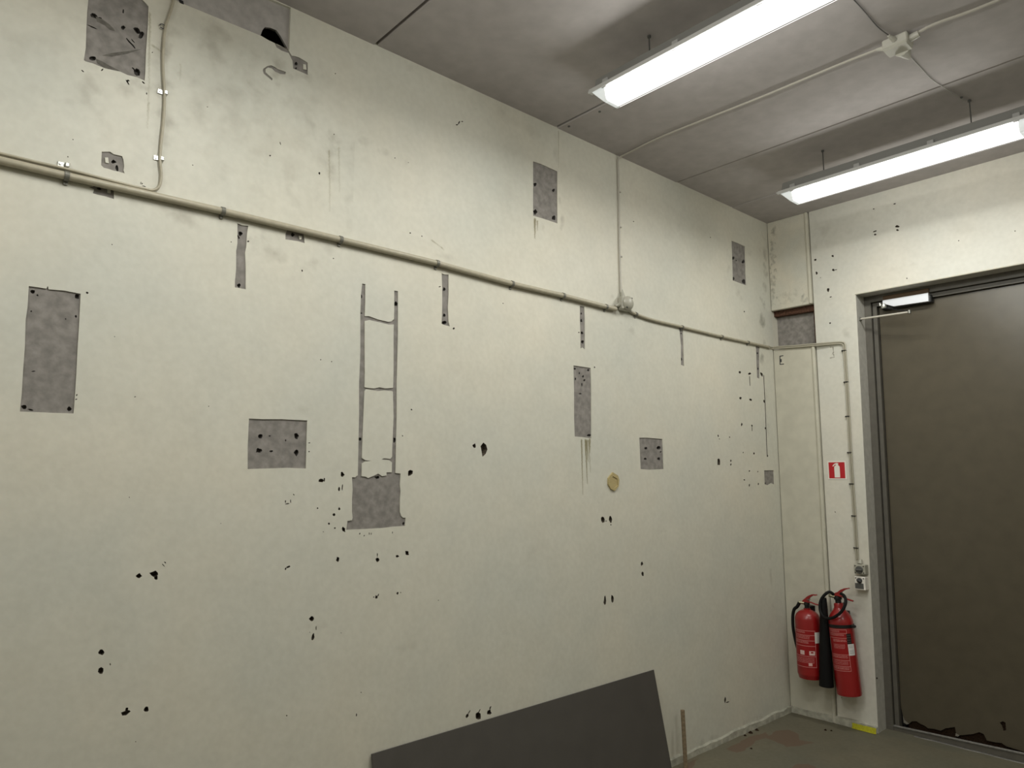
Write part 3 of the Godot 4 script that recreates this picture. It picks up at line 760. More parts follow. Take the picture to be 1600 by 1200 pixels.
	stained.albedo_texture = ImageTexture.create_from_image(bim)
	var y_bot := 2.483
	for part in [[y_top, TOP, "upper_board"], [0.0, y_bot, "lower_board"]]:
		var s := Shape.new()
		s.box(Vector3(0.146, (part[0] + part[1]) / 2, -0.006), Vector3(0.285, part[1] - part[0], 0.036), 0.003)
		obj(part[2], s, stained if part[2] == "upper_board" else M.board_paint, chase)
		var e := Shape.new()
		e.box(Vector3(0.2975, (part[0] + part[1]) / 2, -0.002), Vector3(0.02, part[1] - part[0], 0.05), 0.005)
		obj("edge_strip", e, M.board_paint, chase)
	var back := Shape.new()
	back.box(Vector3(0.15, (y_top + y_bot) / 2 - 0.02, -0.085), Vector3(0.33, 0.40, 0.02), 0.002)
	obj("recess_panel", back, M.concrete, chase)
	var lath := Shape.new()
	lath.box(Vector3(0.15, y_top - 0.006, -0.052), Vector3(0.31, 0.07, 0.04), 0.003, Basis(Vector3.BACK, -0.02))
	obj("top_batten", lath, M.wood_brown, chase)
	var lath2 := Shape.new()
	lath2.box(Vector3(0.299, (y_top + y_bot) / 2, -0.055), Vector3(0.016, 0.36, 0.04), 0.002)
	obj("side_batten", lath2, M.wood_brown, chase)
	var mark := Shape.new()
	for q in [[1218, 556, 1224, 555, 1224, 556.4, 1218, 557.4], [1218, 556, 1219.4, 556, 1219.6, 570, 1218.2, 570], [1219, 561, 1221.4, 561, 1221.4, 566, 1219, 566], [1219, 568.6, 1225, 568, 1225, 569.6, 1219, 570]]:
		mark.slab(outline(q, false, 0.012), place_back, -0.0125, -0.0115, Vector3.BACK)
	var mo := obj("glue_mark", mark, M.print_dark, chase)
	mo.set_meta("label", "dark bracket-shaped glue residue")

# ------------------------------------------------------------------ shell
func build_shell() -> void:
	var floor_ := setting("floor", "dark worn concrete floor with brown patches of old coating", "floor")
	var fs := Shape.new()
	fs.box(Vector3(ROOM_X / 2, -0.1, ROOM_Z / 2 - 0.15), Vector3(ROOM_X + 0.8, 0.2, ROOM_Z + 0.9))
	var fb := mat(Color.WHITE, 0.6, 0, 0.4)
	var size := 1024
	var span := 3.2
	var im := paint_texture(size, size, Color(0.41, 0.395, 0.335), 501)
	var rough := noise_image(size, size, 0.018, 505, 5)
	var rust := Color(0.40, 0.325, 0.27)
	var fp := func(p: Vector3) -> Vector2: return Vector2(p.x, p.z) / span * size
	grime_shade_noise = noise_image(1024, 1024, 0.03, 78, 5)
	for i in 260:
		var c := Vector2(rng.randf(), rng.randf()) * size
		dab(im, c, Vector2(rng.randf_range(10, 60), rng.randf_range(6, 30)), Color(0.30, 0.29, 0.25) if i % 3 else Color(0.52, 0.51, 0.46), 0.45)
	var worn := [[1135, 1170, 1170, 1152, 1195, 1144, 1200, 1150, 1180, 1158, 1165, 1172, 1150, 1176], [1196, 1152, 1215, 1141, 1232, 1140, 1245, 1146, 1250, 1156, 1272, 1161, 1230, 1168, 1215, 1160], [1238, 1200, 1245, 1194, 1262, 1194, 1275, 1200, 1262, 1206], [1075, 1192, 1090, 1186, 1082, 1200, 1072, 1202]]
	for poly_px in worn:
		var poly := PackedVector2Array()
		for i in range(0, poly_px.size(), 2):
			poly.append(fp.call(on_y(poly_px[i], poly_px[i + 1])))
		var b := bounds(poly)
		for y in range(maxi(0, int(b.position.y)), mini(size, int(b.end.y) + 1)):
			for x in range(maxi(0, int(b.position.x)), mini(size, int(b.end.x) + 1)):
				var wob := Vector2(rough.get_pixel(x, y).r - 0.5, rough.get_pixel(y, x).r - 0.5) * 10.0
				if Geometry2D.is_point_in_polygon(Vector2(x, y) + wob, poly):
					im.set_pixel(x, y, im.get_pixel(x, y).lerp(rust, 0.75))
	fb.albedo_texture = ImageTexture.create_from_image(im)
	fb.uv1_triplanar = false
	# lay the coat of the floor with plain coordinates
	var top := Shape.new()
	var a := Vector3(-0.3, 0.0, -0.55)
	var b := Vector3(ROOM_X + 0.3, 0.0, ROOM_Z + 0.2)
	top.quad(Vector3(a.x, 0.001, a.z), Vector3(b.x, 0.001, a.z), Vector3(b.x, 0.001, b.z), Vector3(a.x, 0.001, b.z), Vector3.UP, Vector2(a.x, a.z) / span, Vector2(b.x, a.z) / span, Vector2(b.x, b.z) / span, Vector2(a.x, b.z) / span)
	obj("floor_slab", fs, M.concrete, floor_)
	obj("floor_coat", top, fb, floor_)

	var ceil := setting("ceiling", "grey concrete slab ceiling with dark joints between the slabs", "ceiling")
	var deck := Shape.new()
	deck.box(Vector3(ROOM_X / 2, TOP + 0.16, ROOM_Z / 2 - 0.15), Vector3(ROOM_X + 0.9, 0.12, ROOM_Z + 1.0))
	obj("deck", deck, M.joint, ceil)
	var joints := [-0.3, 0.485, 1.13, 2.213, 3.318, 4.42, 5.52, 6.62, ROOM_Z + 0.1]
	var gaps := [0.0, 0.005, 0.009, 0.010, 0.014, 0.01, 0.01, 0.01, 0.0]
	for i in joints.size() - 1:
		var z0: float = joints[i] + gaps[i] / 2
		var z1: float = joints[i + 1] - gaps[i + 1] / 2
		var s := Shape.new()
		var drop := 0.003 if i % 2 else 0.0
		s.box(Vector3(ROOM_X / 2, TOP + 0.05 + drop, (z0 + z1) / 2), Vector3(ROOM_X + 0.4, 0.10, z1 - z0), 0.005)
		obj("ceiling_slab", s, M.ceiling, ceil)
	for p in [[937, 174], [889, 197], [1502, 152]]:
		var sc := Shape.new()
		sc.lathe([Vector2(0.007, 0.0), Vector2(0.006, -0.005), Vector2(0.0, -0.006)], on_y(p[0], p[1], TOP), Basis(), 8)
		obj("screw_head", sc, M.socket_grey, ceil)
	var right := setting("wall_right", "plain white wall opposite the scarred wall", "wall")
	var s1 := Shape.new()
	s1.box(Vector3(ROOM_X + 0.1, TOP / 2, ROOM_Z / 2 - 0.15), Vector3(0.2, TOP + 0.2, ROOM_Z + 0.7))
	obj("wall_panel", s1, M.plain_wall, right)
	var front := setting("wall_front", "plain white wall opposite the steel door", "wall")
	var s2 := Shape.new()
	s2.box(Vector3(ROOM_X / 2, TOP / 2, ROOM_Z + 0.1), Vector3(ROOM_X + 0.8, TOP + 0.2, 0.2))
	obj("wall_panel", s2, M.plain_wall, front)

	# low rough plinths
	var base_l := setting("baseboard_left", "low cracked plinth along the foot of the scarred wall", "plinth")
	var bl := Shape.new()
	var prev := Vector3.ZERO
	var rows := []
	var n := 120
	for i in n + 1:
		var z := 0.004 + (ROOM_Z - 0.01) * i / n
		var hgt := 0.034 + rng.randf_range(-0.006, 0.006)
		var out := 0.012 + rng.randf_range(-0.003, 0.004)
		rows.append([Vector3(0.0, hgt + 0.008, z), Vector3(out * 0.8, hgt, z), Vector3(out, 0.001, z)])
	for i in n:
		for k in 2:
			bl.quad(rows[i][k], rows[i + 1][k], rows[i + 1][k + 1], rows[i][k + 1], Vector3(1, 0.3, 0))
	obj("plinth_face", bl, M.plinth, base_l)
	var base_b := setting("baseboard_back", "low rough plinth under the extinguishers", "plinth")
	var bb := Shape.new()
	rows = []
	n = 16
	for i in n + 1:
		var x := 0.012 + (jamb_x(0) - 0.012) * i / n
		var hgt := 0.040 + rng.randf_range(-0.004, 0.004)
		rows.append([Vector3(x, hgt + 0.006, 0.0), Vector3(x, hgt, 0.016), Vector3(x, 0.001, 0.02 + rng.randf_range(-0.002, 0.002))])
	for i in n:
		for k in 2:
			bb.quad(rows[i][k], rows[i + 1][k], rows[i + 1][k + 1], rows[i][k + 1], Vector3(0, 0.3, 1))
	obj("plinth_face", bb, M.plinth, base_b)

# ------------------------------------------------------------------ door
func build_door() -> void:
	var d := setting("door_1", "tall dark grey-brown steel door with a torn lower edge in a deep frame", "door")
	var zf := -0.125
	var xr := DOOR_RIGHT
	# reveal: jamb, soffit and far jamb
	var rv := Shape.new()
	rv.quad(Vector3(jamb_x(0), 0, 0), Vector3(jamb_x(DOOR_TOP), DOOR_TOP, 0), Vector3(jamb_x(DOOR_TOP), DOOR_TOP, -0.5), Vector3(jamb_x(0), 0, -0.5), Vector3.RIGHT)
	rv.quad(Vector3(xr, 0, 0), Vector3(xr, DOOR_TOP, 0), Vector3(xr, DOOR_TOP, -0.5), Vector3(xr, 0, -0.5), Vector3.LEFT)
	rv.quad(Vector3(jamb_x(DOOR_TOP), DOOR_TOP, 0), Vector3(xr, DOOR_TOP, 0), Vector3(xr, DOOR_TOP, -0.5), Vector3(jamb_x(DOOR_TOP), DOOR_TOP, -0.5), Vector3.DOWN)
	obj("reveal", rv, M.reveal, d)
	var bead := Shape.new()
	bead.tube([Vector3(jamb_x(DOOR_TOP) - 0.004, DOOR_TOP, 0.0), Vector3(xr, DOOR_TOP, 0.0)], 0.0045, 8)
	obj("lintel_bead", bead, M.board_paint, d)
	# frame: outer strip, then a rebated inner strip; each is jamb + head
	var jm := func(y: float) -> float: return jamb_x(y)
	for f in [[0.0, 0.043, zf, "frame_strip"], [0.048, 0.073, zf - 0.018, "rebate_strip"]]:
		var s := Shape.new()
		var y1: float = DOOR_TOP - f[0]
		var y0: float = DOOR_TOP - f[1]
		for k in 2:
			var z: float = f[2] - 0.03 * k
			if k == 0:
				s.quad(Vector3(jm.call(0) + f[0], 0, z), Vector3(jm.call(y1) + f[0], y1, z), Vector3(jm.call(y0) + f[1], y0, z), Vector3(jm.call(0) + f[1], 0, z), Vector3.BACK)
				s.quad(Vector3(jm.call(y1) + f[0], y1, z), Vector3(xr, y1, z), Vector3(xr, y0, z), Vector3(jm.call(y0) + f[1], y0, z), Vector3.BACK)
		var zb: float = f[2] - 0.06
		s.quad(Vector3(jm.call(0) + f[1], 0, f[2]), Vector3(jm.call(y0) + f[1], y0, f[2]), Vector3(jm.call(y0) + f[1], y0, zb), Vector3(jm.call(0) + f[1], 0, zb), Vector3.RIGHT)
		s.quad(Vector3(jm.call(y0) + f[1], y0, f[2]), Vector3(xr, y0, f[2]), Vector3(xr, y0, zb), Vector3(jm.call(y0) + f[1], y0, zb), Vector3.DOWN)
		s.quad(Vector3(jm.call(0) + f[0], 0, f[2]), Vector3(jm.call(y1) + f[0], y1, f[2]), Vector3(jm.call(y1) + f[0], y1, zb), Vector3(jm.call(0) + f[0], 0, zb), Vector3.LEFT)
		s.quad(Vector3(jm.call(y1) + f[0], y1, f[2]), Vector3(xr, y1, f[2]), Vector3(xr, y1, zb), Vector3(jm.call(y1) + f[0], y1, zb), Vector3.UP)
		obj(f[3], s, M.frame, d)
	var seal := Shape.new()
	seal.quad(Vector3(jm.call(0), 0, -0.19), Vector3(jm.call(DOOR_TOP), DOOR_TOP, -0.19), Vector3(jm.call(DOOR_TOP) + 0.1, DOOR_TOP, -0.19), Vector3(jm.call(0) + 0.1, 0, -0.19), Vector3.BACK)
	seal.quad(Vector3(jm.call(DOOR_TOP), DOOR_TOP, -0.19), Vector3(xr, DOOR_TOP, -0.19), Vector3(xr, DOOR_TOP - 0.1, -0.19), Vector3(jm.call(DOOR_TOP), DOOR_TOP - 0.1, -0.19), Vector3.BACK)
	obj("rubber_seal", seal, M.black, d)
	# leaf with its torn foot
	var lx0: float = jm.call(0) + 0.078
	var lx1: float = jm.call(DOOR_TOP) + 0.078
	var top_y := DOOR_TOP - 0.078
	var poly := PackedVector2Array([Vector2(lx1, top_y), Vector2(lx0 + 0.001, 0.14)])
	for p in [[1413, 1126], [1420, 1131], [1425, 1127], [1432, 1127], [1438, 1131], [1445, 1134], [1450, 1138], [1460, 1139], [1470, 1142], [1477, 1138], [1492, 1136], [1494, 1147], [1500, 1149], [1520, 1147], [1530, 1144], [1537, 1147], [1542, 1157], [1555, 1160], [1565, 1161], [1572, 1166], [1600, 1175]]:
		var q := wb(p[0], p[1], LEAF_Z)
		poly.append(Vector2(maxf(q.x, lx0 + 0.002), maxf(0.004, q.y)))
	poly.append(Vector2(1.6, 0.012))
	poly.append(Vector2(1.95, 0.02))
	poly.append(Vector2(xr - 0.02, 0.008))
	poly.append(Vector2(xr - 0.02, top_y))
	poly = ccw(poly)
	var spot := outline([1562, 1129, 1567, 1127, 1571, 1129, 1572, 1141, 1568, 1142, 1566, 1135], false, LEAF_Z)
	var leaf := Shape.new()
	var place_leaf := func(p: Vector2, depth: float) -> Vector3: return Vector3(p.x, p.y, LEAF_Z - depth)
	fill(leaf, cut_region(poly, [spot]), place_leaf, 0.0, Vector3.BACK, func(p: Vector2) -> Vector2: return p)
	leaf.rim(poly, place_leaf, 0.0, 0.006, 1.0)
	leaf.rim(spot, place_leaf, 0.0, 0.006, -1.0)
	var leaf_part := obj("door_leaf", leaf, M.door, d)
	var inner := Shape.new()
	inner.box(Vector3((lx1 + xr) / 2, top_y / 2 + 0.002, LEAF_Z - 0.032), Vector3(xr - lx1 + 0.004, top_y - 0.006, 0.04))
	var io := obj("leaf_core", inner, M.rot, d)
	io.set_meta("label", "dark rotten core showing under the torn foot")
	for fl in [[1411, 1119, 1413, 1125, 1420, 1131, 1417, 1132, 1412, 1129], [1493, 1146, 1499, 1149, 1497, 1151, 1493, 1150]]:
		var f2 := Shape.new()
		f2.slab(outline(fl, false, LEAF_Z + 0.002), place_leaf, -0.003, 0.0, Vector3.BACK)
		obj("paint_flake", f2, M.flake, leaf_part)

	var rail := thing("threshold_rail", "grey metal threshold rail along the foot of the steel door", "rail", Vector3(0, 0, 0))
	var ra := wb(1410, 1136, -0.135)
	var rb := wb(1600, 1177, -0.135)
	var rk := (rb.y - ra.y) / (rb.x - ra.x)
	var ry := func(x: float) -> float: return maxf(0.012, ra.y + rk * (x - ra.x))
	var rs := Shape.new()
	var place_sill := func(p: Vector2, depth: float) -> Vector3: return Vector3(p.x, p.y, -0.120 - depth)
	rs.slab(ccw(PackedVector2Array([Vector2(0.572, 0.002), Vector2(xr, 0.002), Vector2(xr, ry.call(xr) - 0.008), Vector2(0.572, ry.call(0.572) - 0.008)])), place_sill, 0.010, 0.048, Vector3.BACK)
	obj("sill", rs, M.frame, rail)
	var rt := Shape.new()
	rt.tube([Vector3(0.572, ry.call(0.572) - 0.004, -0.135), Vector3(1.2, ry.call(1.2) - 0.004, -0.135), Vector3(xr, ry.call(xr) - 0.004, -0.135)], 0.0105, 10, true, -1.0, 0.7)
	obj("rail", rt, M.rail, rail)
	var apron := Shape.new()
	var ap := []
	for i in 13:
		var q := on_y(lerpf(1428.0, 1600.0, i / 12.0), lerpf(1150.0, 1193.0, i / 12.0), 0.004)
		ap.append(q + Vector3(0, 0, rng.randf_range(-0.004, 0.004)))
	for i in 12:
		apron.quad(ap[i], ap[i + 1], ap[i + 1] + Vector3(0, 0, -0.016), ap[i] + Vector3(0, 0, -0.016), Vector3.UP)
		apron.quad(ap[i], ap[i + 1], ap[i + 1] + Vector3(0, -0.003, 0.002), ap[i] + Vector3(0, -0.003, 0.002), Vector3.BACK)
	obj("mortar_line", apron, M.rail, rail)

	# closer with its arm
	var c := thing("door_closer", "white door closer with a steel arm at the head of the steel door", "door closer")
	var plate := Shape.new()
	plate.box(Vector3(0.862, 2.742, zf + 0.006), Vector3(0.277, 0.046, 0.012), 0.002)
	var po := obj("mounting_plate", plate, M.brown_plate, c)
	po.set_meta("label", "bare brown mounting plate")
	var zc := -0.10
	var cover := Shape.new()
	var cp := PackedVector2Array()
	for q in [[1379, 469.5], [1450, 457.5], [1450.5, 470.5], [1396, 478.5], [1379, 474]]:
		cp.append(wb(q[0], q[1], zc))
	cover.slab(ccw(cp), place_back, -zc, 0.168, Vector3.BACK)
	obj("cover", cover, M.closer, c)
	var base := Shape.new()
	var p0 := on_z(1379, 480, -0.12)
	base.box(Vector3(0.86, 2.70, -0.145), Vector3(0.30, 0.05, 0.045), 0.004)
	obj("body", base, M.black, c)
	var pv := Shape.new()
	var piv := on_z(1381, 478.5, -0.11)
	pv.lathe([Vector2(0, -0.016), Vector2(0.016, -0.016), Vector2(0.018, -0.012), Vector2(0.018, 0.012), Vector2(0.016, 0.016), Vector2(0, 0.016)], piv, Basis(), 16)
	obj("pivot", pv, M.clip_metal, c)
	var nut := Shape.new()
	nut.lathe([Vector2(0, -0.01), Vector2(0.008, -0.01), Vector2(0.008, 0.01), Vector2(0, 0.01)], on_z(1375, 476, -0.11), Basis(), 6)
	obj("nut", nut, M.clip_metal, c)
	var elbow := on_z(1421, 487.5, 0.03)
	var arm := Shape.new()
	arm.tube([piv + Vector3(0, -0.014, 0.0), elbow + Vector3(0, 0.004, 0)], 0.008, 8, true, -1.0, 0.5)
	obj("drive_arm", arm, M.black, c)
	var foot := on_z(1341, 499.0, -0.045)
	var rod := Shape.new()
	rod.tube([elbow, foot], 0.0066, 10)
	obj("link_rod", rod, M.rod_pale, c)
	var knuckle := Shape.new()
	knuckle.lathe([Vector2(0, -0.009), Vector2(0.010, -0.009), Vector2(0.010, 0.012), Vector2(0, 0.012)], elbow, Basis(), 12)
	obj("elbow_joint", knuckle, M.steel, c)
	var shoe := Shape.new()
	shoe.box(Vector3(jamb_x(foot.y) + 0.004, foot.y, foot.z), Vector3(0.010, 0.022, 0.03), 0.002)
	obj("arm_shoe", shoe, M.steel, c)

# ------------------------------------------------------------------ lamps
func area(parent: Node, at: Vector3, size: Vector2, towards: Vector3, energy: float) -> void:
	var l := AreaLight3D.new()
	l.name = "tube_light"
	l.area_size = size
	l.light_color = Color(0.99, 0.99, 0.96)
	l.light_energy = energy
	l.shadow_enabled = true
	l.set("area_range", 12.0)
	l.set("area_attenuation", 2.0)
	parent.add_child(l, true)
	var z := -towards.normalized()
	var x := Vector3.RIGHT if absf(z.x) < 0.5 else Vector3.BACK
	l.transform = Transform3D(Basis(x, z.cross(x), z), at)

func build_lamps() -> void:
	var spots := [[Vector3(1.205, 3.300, 0.882), "strip light with grey body hanging nearest the steel door", [0.82, 1.555]],
		[Vector3(1.175, 3.338, 2.492), "strip light hanging second from the steel door, glowing white", [0.824, 1.53]],
		[Vector3(1.175, 3.32, 3.98), "strip light hanging third from the steel door", [0.82, 1.53]],
		[Vector3(1.175, 3.32, 5.6), "strip light hanging farthest from the steel door", [0.82, 1.53]],
		[Vector3(3.35, 3.32, 2.492), "strip light hanging beside the plain wall", [2.99, 3.70]]]
	for s in spots:
		make_lamp(s[0], s[1], s[2])

func make_lamp(at: Vector3, label: String, rods: Array) -> void:
	var t := thing("strip_light", label, "light", at, "hanging strip lights")
	var L := 0.635
	# housing: an extruded trough, narrower on top, with sloping ends
	var hs := Shape.new()
	var sec := [Vector2(-0.052, -0.056), Vector2(-0.042, -0.004), Vector2(-0.038, 0.0), Vector2(0.038, 0.0), Vector2(0.042, -0.004), Vector2(0.052, -0.056)]
	var inset := [0.018, 0.022, 0.026, 0.026, 0.022, 0.018]
	for i in sec.size():
		var j := (i + 1) % sec.size()
		var a: Vector2 = sec[i]
		var b: Vector2 = sec[j]
		var hint := Vector3(0, (a.y + b.y) / 2 + 0.03, (a.x + b.x) / 2)
		hs.quad(Vector3(-L + inset[i], a.y, a.x), Vector3(L - inset[i], a.y, a.x), Vector3(L - inset[j], b.y, b.x), Vector3(-L + inset[j], b.y, b.x), hint)
		for e in [-1.0, 1.0]:
			hs.tri(Vector3(e * (L - inset[i]), a.y, a.x), Vector3(e * (L - inset[j]), b.y, b.x), Vector3(e * (L - 0.02), -0.03, 0), Vector3(e, 0, 0))
	obj("housing", hs, M.lamp_body, t)
	var fl := Shape.new()
	for sg in [-1.0, 1.0]:
		fl.box(Vector3(0, -0.060, sg * 0.064), Vector3(2 * L - 0.01, 0.008, 0.026), 0.003)
		fl.box(Vector3(0, -0.069, sg * 0.0755), Vector3(2 * L - 0.01, 0.016, 0.004), 0.0015)
	fl.box(Vector3(L - 0.01, -0.060, 0), Vector3(0.02, 0.008, 0.11), 0.003)
	fl.box(Vector3(-L + 0.01, -0.060, 0), Vector3(0.02, 0.008, 0.11), 0.003)
	fl.box(Vector3(-L - 0.004, -0.056, 0.045), Vector3(0.018, 0.006, 0.03), 0.002)
	fl.box(Vector3(L + 0.004, -0.056, 0.045), Vector3(0.018, 0.006, 0.03), 0.002)
	var rim_part := obj("rim", fl, M.lamp_rim, t)
	# diffuser: trough below the rim
	var cut := L - 0.085
	var prof := [Vector2(0.060, -0.065), Vector2(0.057, -0.105), Vector2(0.050, -0.122), Vector2(0.044, -0.126), Vector2(-0.044, -0.126), Vector2(-0.050, -0.122), Vector2(-0.057, -0.105), Vector2(-0.060, -0.065)]
	var df := Shape.new()
	var ends := Shape.new()
	for i in prof.size() - 1:
		var a: Vector2 = prof[i]
		var b: Vector2 = prof[i + 1]
		var hint := Vector3(0, (a.y + b.y) / 2 + 0.08, (a.x + b.x) / 2)
		df.quad(Vector3(-cut, a.y, a.x), Vector3(cut, a.y, a.x), Vector3(cut, b.y, b.x), Vector3(-cut, b.y, b.x), hint)
	var diffuser := obj("diffuser", df, M.glow, t)
	for e in [-1.0, 1.0]:
		var cap := Shape.new()
		for i in prof.size() - 1:
			var a: Vector2 = prof[i]
			var b: Vector2 = prof[i + 1]
			var hint := Vector3(0, (a.y + b.y) / 2 + 0.08, (a.x + b.x) / 2)
			var ia := L - 0.012 - clampf((-0.065 - a.y) / 0.06, 0, 1) * 0.055
			var ib := L - 0.012 - clampf((-0.065 - b.y) / 0.06, 0, 1) * 0.055
			cap.quad(Vector3(e * cut, a.y, a.x), Vector3(e * ia, a.y, a.x), Vector3(e * ib, b.y, b.x), Vector3(e * cut, b.y, b.x), hint)
			cap.tri(Vector3(e * ia, a.y, a.x), Vector3(e * ib, b.y, b.x), Vector3(e * (L - 0.012), -0.065, 0), Vector3(e, -0.3, 0))
		for k in 4:
			cap.box(Vector3(e * (cut + 0.002 + 0.004 * k), -0.127, 0), Vector3(0.004, 0.003, 0.07), 0.001)
		obj("end_cap", cap, M.glow_end, t)
	for k in 4:
		for sgn in [-1.0, 1.0]:
			var x := -0.545 + 1.09 * k / 3.0
			var cl := Shape.new()
			cl.box(Vector3(x, -0.050, sgn * 0.062), Vector3(0.030, 0.034, 0.008), 0.002, Basis(Vector3.RIGHT, -sgn * 0.12))
			cl.box(Vector3(x, -0.072, sgn * 0.070), Vector3(0.024, 0.014, 0.006), 0.002)
			obj("clip", cl, M.lamp_clip, rim_part)
	for rx in rods:
		var r := Shape.new()
		r.tube([Vector3(rx - at.x, -0.002, 0), Vector3(rx - at.x, TOP - at.y, 0)], 0.003, 6)
		r.lathe([Vector2(0, 0.012), Vector2(0.007, 0.012), Vector2(0.007, 0.0), Vector2(0, 0.0)], Vector3(rx - at.x, 0, 0), Basis(), 6)
		r.lathe([Vector2(0, -0.008), Vector2(0.008, -0.008), Vector2(0.008, 0.0), Vector2(0, 0.0)], Vector3(rx - at.x, TOP - at.y, 0), Basis(), 8)
		obj("hanger_rod", r, M.socket_grey, t)
	area(t, Vector3(0, -0.132, 0), Vector2(1.05, 0.09), Vector3.DOWN, 1.32)
	for sg in [-1.0, 1.0]:
		area(t, Vector3(0, -0.097, sg * 0.064), Vector2(1.05, 0.05), Vector3(0, -0.40, sg), 0.40)
		area(t, Vector3(sg * (L + 0.004), -0.095, 0), Vector2(0.07, 0.04), Vector3(sg, -0.45, 0), 0.03)
	var rib := Shape.new()
	rib.box(Vector3(0, -0.1262, -0.037), Vector3(2 * L - 0.10, 0.003, 0.005), 0.001)
	obj("edge_rib", rib, M.lamp_body, diffuser)

# ------------------------------------------------------------------ conduit and cables
func saddle(parent: Node, p: Vector3, dir: Vector3, r: float, m: Material) -> void:
	# strap round the pipe with a foot on the wall below and above
	var s := Shape.new()
	var up := Vector3.RIGHT.cross(dir).normalized()
	var pts := []
	for i in 9:
		var a := -PI / 2 + PI * i / 8
		pts.append(p + (up * sin(a) + Vector3.RIGHT * cos(a)) * (r + 0.0015))
	pts.push_front(Vector3(0.001, pts[0].y, pts[0].z))
	pts.append(Vector3(0.001, pts[-1].y, pts[-1].z))
	for i in pts.size() - 1:
		var mid: Vector3 = (pts[i] + pts[i + 1]) / 2
		var len: float = pts[i].distance_to(pts[i + 1])
		if len < 1e-5:
			continue
		var y: Vector3 = (pts[i + 1] - pts[i]) / len
		s.box(mid, Vector3(0.014, len + 0.001, 0.002), 0.0, Basis(dir, y, dir.cross(y)))
	s.box(Vector3(0.003, p.y + up.y * (-r - 0.007), p.z), Vector3(0.006, 0.012, 0.012), 0.001)
	obj("saddle", s, m, parent)

func curve(pts: Array, steps := 6) -> Array:
	var c := Curve3D.new()
	for i in pts.size():
		var t: Vector3 = (pts[mini(i + 1, pts.size() - 1)] - pts[maxi(i - 1, 0)]) / 6.0
		c.add_point(pts[i], -t, t)
	var out := []
	for i in pts.size() - 1:
		for k in steps:
			out.append(c.sample(i, float(k) / steps))
	out.append(pts[-1])
	return out

func build_conduit() -> void:
	var t := thing("conduit_pipe", "thick beige conduit pipe running along the scarred wall to the junction box", "pipe")
	var r := 0.0125
	var px := [[-160, 213], [0, 250.5], [104, 275], [348, 330], [532, 374.5], [683, 411.5], [800, 443.5], [880, 462], [947, 479.5], [962, 483]]
	var pts := []
	for p in px:
		pts.append(on_x(p[0], p[1], 0.016))
	var s := Shape.new()
	s.tube(pts, r, 14)
	obj("pipe", s, M.pipe, t)
	for k in [2, 3, 4, 5, 6, 7, 8]:
		saddle(t, pts[k], (pts[k] - pts[k - 1]).normalized(), r, M.saddle)
	var thin := thing("thin_conduit", "thinner grey conduit sagging from the junction box towards the corner", "pipe")
	var px2 := [[984, 486], [994, 491], [1020, 500], [1066, 511], [1128, 526], [1169, 535], [1196, 541], [1201, 542]]
	var pts2 := []
	for p in px2:
		pts2.append(on_x(p[0], p[1], 0.012))
	var s2 := Shape.new()
	s2.tube(curve(pts2, 4), 0.0085, 12)
	obj("pipe", s2, M.pipe, thin)
	for k in [1, 3, 4, 5]:
		saddle(thin, pts2[k], (pts2[k + 1] - pts2[k - 1]).normalized(), 0.0085, M.saddle)

	# junction box
	var c := on_x(971, 476, 0.0)
	var jb := thing("junction_box", "round-lidded grey junction box where the conduits meet", "junction box", c)
	var b := Shape.new()
	b.box(Vector3(0.022, 0.0, 0.0), Vector3(0.044, 0.078, 0.078), 0.008)
	obj("body", b, M.box_grey, jb)
	var lid := Shape.new()
	var side := Basis(Vector3.BACK, -PI / 2)
	lid.lathe([Vector2(0.040, 0.0), Vector2(0.040, 0.008), Vector2(0.036, 0.012), Vector2(0.036, 0.012), Vector2(0.032, 0.018), Vector2(0.024, 0.023), Vector2(0.012, 0.026), Vector2(0.0, 0.027)], Vector3(0.044, 0, 0), side, 24)
	var jb_lid := obj("lid", lid, M.box_grey, jb)
	for k in 2:
		var sc := Shape.new()
		sc.lathe([Vector2(0, 0), Vector2(0.005, 0), Vector2(0.005, 0.004), Vector2(0, 0.005)], Vector3(0.056, 0.028 * (1 - 2 * k), -0.022 * (1 - 2 * k)), side, 8)
		obj("screw", sc, M.clip_black, jb_lid)
	for g in [[Vector3(0.018, 0.037, 0.008), Vector3(0.008, 0.082, 0.006)], [Vector3(0.018, -0.008, 0.036), Vector3(0.016, -0.022, 0.075)], [Vector3(0.018, -0.018, -0.036), Vector3(0.013, -0.034, -0.07)]]:
		var gl := Shape.new()
		gl.tube([g[0], g[1]], 0.015, 12, true, 0.0075)
		obj("gland", gl, M.box_grey, jb)

